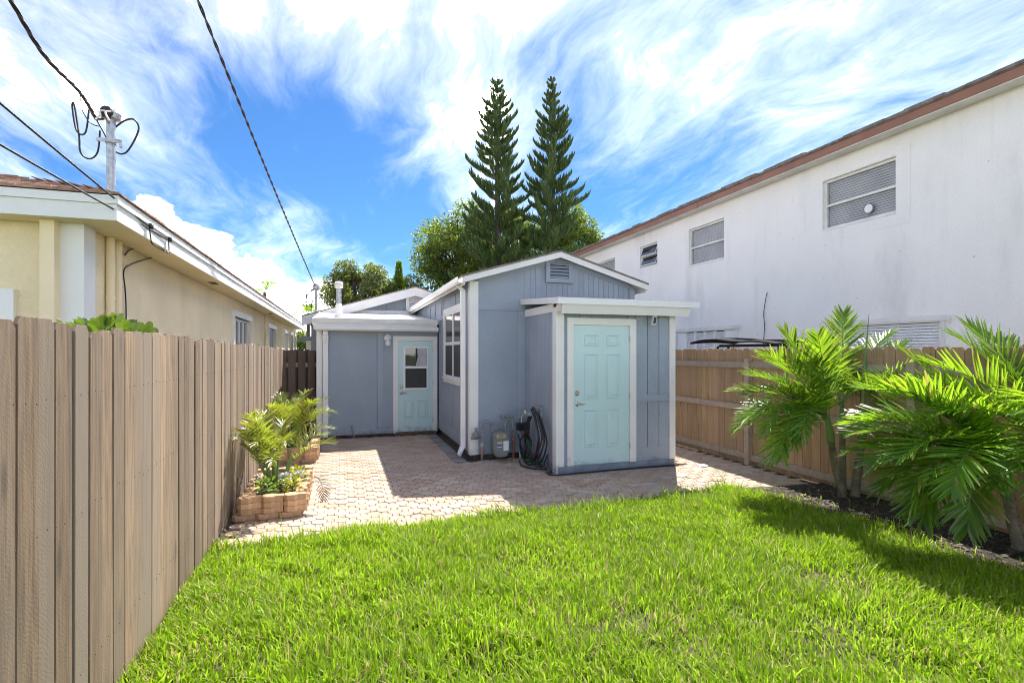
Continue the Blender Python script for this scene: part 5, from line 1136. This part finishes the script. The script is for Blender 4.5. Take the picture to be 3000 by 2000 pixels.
# ------------------------------------------------------------------ trees behind
def orient(n, rg):
    d = rg.normal(size=(n, 3)); d /= np.linalg.norm(d, axis=1)[:, None]; return d
def broad_tree(name, label, base, cc, rad, nclump, per, ls, mat, seed, trunk_r=0.2, crad=0.30, asp=0.5, group=None, clumps=None):
    rg = np.random.default_rng(seed); base = Vector(base); cc = Vector(cc); T = thing(name, base, label, 'tree', group); b0 = np.array(cc); rad = np.array(rad)
    c = orient(nclump, rg)*(rg.uniform(0.30, 1.0, nclump)**0.6)[:, None]; c[:, 2] = np.where(c[:, 2] < -0.75, -c[:, 2]*0.5, c[:, 2]); C = b0+c*rad*0.86
    if clumps is not None: C = np.concatenate([C, np.array(clumps)])
    nclump = len(C)
    R_ = crad*rad.mean()*rg.uniform(0.5, 1.25, nclump); cnt = (per*(R_/R_.mean())**2).astype(int)
    idx = np.repeat(np.arange(nclump), cnt); n = len(idx)
    d = orient(n, rg); p = C[idx]+d*(R_[idx]*rg.uniform(0.35, 1.08, n)**0.7)[:, None]*np.array([1, 1, 0.75])
    u = d+rg.normal(size=(n, 3))*0.7; u /= np.linalg.norm(u, axis=1)[:, None]; w = np.cross(u, rg.normal(size=(n, 3))); w /= np.linalg.norm(w, axis=1)[:, None]; nn = np.cross(u, w)
    l = ls*rg.uniform(0.65, 1.3, n)[:, None]
    V = np.stack([p, p+u*l*0.5+w*l*asp*0.5+nn*l*0.08, p+u*l, p+u*l*0.5-w*l*asp*0.5+nn*l*0.08], 1).reshape(-1, 3)
    i = np.arange(n)*4; F = np.concatenate([np.stack([i, i+1, i+2], 1), np.stack([i, i+2, i+3], 1)])
    npobj('crown', V, [F], mat, T)
    tr = MB(); top = cc+Vector((0, 0, rad[2]*0.3)); tr.tube(bez([base-Vector((0, 0, .2)), base.lerp(cc, 0.5)+Vector((0.15, 0, 0)), cc, top], 5), [trunk_r*(1.1-0.06*k) for k in range(16)], 8); obj('trunk', tr, m_bark, T, smooth=True)
    br = MB()
    for k in range(min(nclump, 34)):
        s_ = base.lerp(cc, 0.55+0.4*rg.random()); e = Vector(C[k]); br.tube(bez([s_, s_.lerp(e, 0.5)+Vector((0, 0, 0.12*rad[2])), e], 4), [trunk_r*0.35*(1-0.09*j) for j in range(9)], 5)
    o = obj('limbs', br, m_bark, T, kind='stuff'); return T
def ground_at(px, d): p = at_d(px, 808, d); return (p.x, p.y, -0.06)
def tree_px(name, label, px, py, d, rpx, rpy, nclump, per, ls, mat, seed, **kw):
    c = at_d(px, py, d); return broad_tree(name, label, ground_at(px, d), c, (rpx*d/1207, rpx*d/1207, rpy*d/1207), nclump, per, ls, mat, seed, **kw)
tree_px('broadleaf_tree', 'large leafy tree beside the taller pine, behind the rear gable', 1052, 588, 27, 116, 120, 84, 280, 0.15, m_oak, 1, crad=0.24)
tree_px('broadleaf_tree', 'large leafy tree between the twin pines', 1180, 570, 30, 110, 95, 56, 320, 0.16, m_oak, 2, crad=0.28)
tree_px('broadleaf_tree', 'bright leafy tree between the shorter pine and the rust fascia', 1312, 560, 28, 72, 82, 46, 300, 0.15, m_oak, 3, crad=0.29)
tree_px('broadleaf_tree', 'dark olive tree behind the rear gable roof near the vent pipe', 812, 664, 25, 88, 66, 52, 260, 0.13, m_oak2, 4, crad=0.25)
tree_px('broadleaf_tree', 'low olive tree filling the gap behind the rear gable ridge', 928, 684, 26.5, 80, 50, 40, 240, 0.13, m_oak2, 5, crad=0.28)
# slim conical sapling
c = at_d(916, 665, 25.5); T = thing('slim_tree', ground_at(916, 25.5), 'slim bright green conical tree above the rear gable ridge', 'tree'); rg = np.random.default_rng(8); n = 2600
h = rg.uniform(0, 1, n)**0.8; a = rg.uniform(0, 6.283, n); tier = 0.55+0.45*np.abs(np.sin(h*26)); r = (1-h)*0.62*tier*rg.uniform(0.2, 1, n)+0.03; z = 2.3+h*(at_d(916, 603, 25.5).z-2.3)
p = np.stack([c.x+r*np.cos(a), c.y+r*np.sin(a), z+0.25*r], 1); u = np.stack([np.cos(a), np.sin(a), 0.5+0*a], 1)+rg.normal(size=(n, 3))*0.4; u /= np.linalg.norm(u, axis=1)[:, None]; w = np.cross(u, rg.normal(size=(n, 3))); w /= np.linalg.norm(w, axis=1)[:, None]
V = np.stack([p, p+u*.07+w*.03, p+u*.15, p+u*.07-w*.03], 1).reshape(-1, 3); i = np.arange(n)*4
npobj('crown', V, [np.concatenate([np.stack([i, i+1, i+2], 1), np.stack([i, i+2, i+3], 1)])], m_lime, T); obj('trunk', MB().tube([(c.x, c.y, -0.1), (c.x, c.y, at_d(916, 603, 25.5).z)], [0.06, 0.008], 6), m_bark, T)
# bush in the gap
tree_px('far_bush', 'bright shrub at the end of the gap between the houses', 693, 800, 31, 30, 42, 22, 160, 0.14, m_oak, 6, trunk_r=0.06, crad=0.36)

def norfolk(px, pytip, d, label, seed, wmax=2.15):
    base = Vector(ground_at(px, d)); tip = at_d(px, pytip, d).z; rg = random.Random(seed)
    T = thing('norfolk_pine', base, label, 'pine tree', None); Hh = tip
    obj('trunk', MB().tube([base-Vector((0, 0, .2)), base+Vector((0.05, 0, Hh*0.4)), base+Vector((0, 0, Hh*0.75)), base+Vector((0, 0, Hh))], [0.24, 0.17, 0.09, 0.015], 10), m_bark, T, smooth=True)
    Vs, Fs = [], []; mb = MB(); lim = MB(); z = 2.6; whorl = 0
    while z < Hh-0.12:
        f = (Hh-z)/(Hh-2.6); rad = wmax*(0.10+0.90*min(1, f*1.05)**0.72)*rg.uniform(0.93, 1.05); 
        if f < 0.12: rad *= 0.75
        nb = 6 if f > 0.2 else 5; a0 = rg.uniform(0, 6.28)
        for b in range(nb):
            if rg.random() < 0.08: continue
            az = a0+6.283*b/nb+rg.gauss(0, 0.14); Lb = rad*rg.choice((0.74, 0.86, 0.95, 1.0, 1.06, 1.12))*rg.uniform(0.94, 1.05); hz = Vector((math.cos(az), math.sin(az), 0)); sd = Vector((-hz.y, hz.x, 0))
            e0 = R(4)+R(26)*(1-f)+rg.gauss(0, 0.07); e1 = R(44)+R(14)*(1-f)+rg.gauss(0, 0.08); n = 10; p = base+Vector((0, 0, z+0.06)); pts = [p.copy()]
            for k in range(n):
                t = (k+.5)/n; e = e0+(e1-e0)*t*t; p = p+(hz*math.cos(e)+UZ*math.sin(e))*(Lb/n); pts.append(p.copy())
            lim.tube(pts[::2]+[pts[-1]], [0.028*(1-0.13*i)*(0.5+f*0.6) for i in range(7)], 4)
            s = 0.12*Lb if f > .3 else 0.05*Lb; step = 0.042
            while s < Lb:
                t = s/Lb; q = pts[min(int(t*n), n-1)].lerp(pts[min(int(t*n), n-1)+1], t*n-int(t*n)); T_ = (pts[min(int(t*n), n-1)+1]-pts[min(int(t*n), n-1)]).normalized()
                ln = (0.21+0.28*min(1, Lb/1.6))*(0.45+0.55*min(1, f*7))*(0.45+0.75*math.sin(min(1, t*1.25+0.12)*math.pi*0.86)); 
                for sg in (-1, 1):
                    dv = (T_*rg.uniform(0.35, 0.65)+sd*sg*rg.uniform(0.22, 0.75)+UZ*rg.uniform(0.55, 1.0)).normalized(); l = ln*rg.uniform(0.75, 1.15); w = 0.036
                    s1 = dv.cross(Vector((rg.gauss(0, 1), rg.gauss(0, 1), rg.gauss(0, 1)))).normalized(); s2 = dv.cross(s1); m_ = q+dv*l*0.5+UZ*0.02*l; e_ = q+dv*l*0.96+UZ*l*0.10
                    i = len(mb.v); mb.v += [tuple(q), tuple(m_+s1*w), tuple(m_+(s2*.87-s1*.5)*w), tuple(m_+(-s2*.87-s1*.5)*w), tuple(e_)]
                    for a_, b_ in ((1, 2), (2, 3), (3, 1)): mb.face((i, i+a_, i+b_)); mb.face((i+a_, i+4, i+b_))
                s += step*(1 if f > 0.12 else 0.8)
        z += (0.50 if f > 0.25 else 0.40)*rg.uniform(0.8, 1.2)
    o = obj('crown', mb, m_pine, T); obj('limbs', lim, m_bark, T, kind='stuff')
norfolk(1142, 172, 24, 'taller of two Norfolk pines, the one farther from the white building', 5, 2.42)
norfolk(1268, 181, 24, 'shorter of two Norfolk pines, the one nearer the white building', 16, 2.28)

def far_palm(px, py, d, label, seed, n=9, Lf=1.3, name='far_palm'):
    c = at_d(px, py, d); b = Vector(ground_at(px, d)); T = thing(name, b, label, 'palm tree'); rg = random.Random(seed)
    obj('trunk', MB().tube([b, c], [0.13, 0.09], 8), m_bark, T)
    for k in range(n):
        az = 6.283*k/n+rg.gauss(0, .2); el = rg.uniform(0.2, 1.2); mb = MB(); frond(mb, c, (math.cos(az)*math.cos(el), math.sin(az)*math.cos(el), math.sin(el)), Lf*rg.uniform(.85, 1.1), 1.3, 20, 0.42, 0.045, rg, seg=2); obj('frond', mb, [m_palmleaf, m_palmgreen], T)
far_palm(608, 672, 34, 'palm top showing behind the cream house roof', 3, 9, 1.35)
far_palm(708, 720, 28, 'small palm top behind the mast of the blue house', 4, 8, 0.9)

# ------------------------------------------------------------------ grass
def grass():
    rg = np.random.default_rng(4); n = 240000
    # more blades close to the camera side is not needed: uniform lawn
    x = rg.uniform(-1.09, 6.0, n); y = rg.uniform(1.15, 5.5, n)
    ed = 5.28+0.03*x+0.05*np.sin(x*1.7)+0.03*np.sin(x*4.1+1)
    bx_ = 5.05-0.10*(y-3)+0.10*np.sin(y*2.1)+0.05*np.sin(y*5.3)-0.1*np.maximum(0, 4.2-y)
    def vn(sc, seed):   # smooth value noise
        g = np.random.default_rng(seed).uniform(0, 1, (64, 64)); u = (x+3)*sc; v = (y+3)*sc; i = u.astype(int) % 63; j = v.astype(int) % 63; fu = u-np.floor(u); fv = v-np.floor(v); fu = fu*fu*(3-2*fu); fv = fv*fv*(3-2*fv)
        return (g[i, j]*(1-fu)+g[i+1, j]*fu)*(1-fv)+(g[i, j+1]*(1-fu)+g[i+1, j+1]*fu)*fv
    den = 0.62+0.5*(vn(2.2, 1)-0.35)+0.35*(vn(6, 2)-0.5)
    thin = np.exp(-(((x-3.45)/0.42)**2+((y-3.05)/0.22)**2))+np.exp(-(((x-1.75)/0.3)**2+((y-2.95)/0.18)**2))+0.8*np.exp(-(((x-3.3)/0.5)**2+((y-2.55)/0.16)**2))+0.7*np.exp(-(((x-2.6)/0.3)**2+((y-2.3)/0.16)**2))
    den = den*(1-0.85*np.minimum(1, thin))*(0.75+0.5*vn(1.1, 31)); bed = np.clip((bx_+0.30-x)/0.36, 0.0, 1); den *= np.where(bed < 1, bed**2.2*0.95+0.006, 1)
    den = np.where(y > ed, 0, den); den = np.where((y > ed-0.06), den*1.3, den)
    keep = rg.uniform(0, 1, n) < den; x, y = x[keep], y[keep]; hh = vn(3.0, 5)[...] if False else None
    n = len(x)
    def vn2(sc, seed):
        g = np.random.default_rng(seed).uniform(0, 1, (64, 64)); u = (x+3)*sc; v = (y+3)*sc; i = u.astype(int) % 63; j = v.astype(int) % 63; fu = u-np.floor(u); fv = v-np.floor(v); fu = fu*fu*(3-2*fu); fv = fv*fv*(3-2*fv)
        return (g[i, j]*(1-fu)+g[i+1, j]*fu)*(1-fv)+(g[i, j+1]*(1-fu)+g[i+1, j+1]*fu)*fv
    h = (0.034+0.05*vn2(2.5, 5)+0.045*vn2(7, 6))*rg.uniform(0.55, 1.35, n); tall = rg.uniform(0, 1, n) < 0.035; h = np.where(tall, h*1.6, h); edn = (5.28+0.03*x+0.05*np.sin(x*1.7)+0.03*np.sin(x*4.1+1))-y; h = np.where((edn < 0.10) & (rg.uniform(0, 1, n) < 0.22), h*1.7, h)
    w = rg.uniform(0.0024, 0.0056, n); az = rg.uniform(0, 6.283, n)+0.0; fld_ = vn2(1.3, 9)*6.283; az = np.where(rg.uniform(0, 1, n) < 0.45, fld_+rg.normal(0, 0.7, n), az)
    lean = np.abs(rg.normal(0.55, 0.38, n)); lx_, ly_ = np.cos(az), np.sin(az); fa = az+1.5708+rg.normal(0, 0.6, n); sx, sy = np.cos(fa), np.sin(fa)
    V = np.zeros((n, 7, 3))
    for k, (f, wk) in enumerate(((0, 0.75), (0.4, 1.0), (0.75, 0.72))):
        cxx = x+lx_*h*lean*f**1.8; cyy = y+ly_*h*lean*f**1.8; cz_ = 0.008+h*f*(1-0.18*lean*f)
        V[:, 2*k] = np.stack([cxx-sx*w*wk, cyy-sy*w*wk, cz_], 1); V[:, 2*k+1] = np.stack([cxx+sx*w*wk, cyy+sy*w*wk, cz_], 1)
    V[:, 6] = np.stack([x+lx_*h*lean, y+ly_*h*lean, 0.008+h*(1-0.2*lean)], 1)
    V[:, :, 0] = np.maximum(V[:, :, 0], -1.092)
    i = np.arange(n)*7; Q = np.concatenate([np.stack([i, i+1, i+3, i+2], 1), np.stack([i+2, i+3, i+5, i+4], 1)]); Tt = np.stack([i+4, i+5, i+6], 1)
    npobj('grass', V.reshape(-1, 3), [Q, Tt], m_grass, label='short bright green lawn grass with a few thin patches', cat='grass', kind='stuff')
    # litter on the mulch
    m = 1300; X = rg.uniform(4.6, 5.98, m); Y = rg.uniform(1.5, 5.3, m); b2 = 5.05-0.10*(Y-3)-0.1; kp = X > b2; X, Y = X[kp], Y[kp]; m = len(X); A = rg.uniform(0, 6.283, m); l = rg.uniform(0.012, 0.05, m); ww = l*rg.uniform(0.12, 0.4, m); Z = 0.024+rg.uniform(0, 0.012, m)
    c, s = np.cos(A), np.sin(A); V = np.zeros((m, 4, 3))
    for k, (f, g_) in enumerate(((-1, 0), (0, 1), (1, 0), (0, -1))): V[:, k] = np.stack([X+c*l*f-s*ww*g_, Y+s*l*f+c*ww*g_, Z+rg.uniform(0, 0.01, m)], 1)
    i = np.arange(m)*4; npobj('leaf_litter', V.reshape(-1, 3), [np.stack([i, i+1, i+2, i+3], 1)], m_debris, label='scattered dry leaf litter on the mulch under the palms', cat='litter', kind='stuff')
grass()
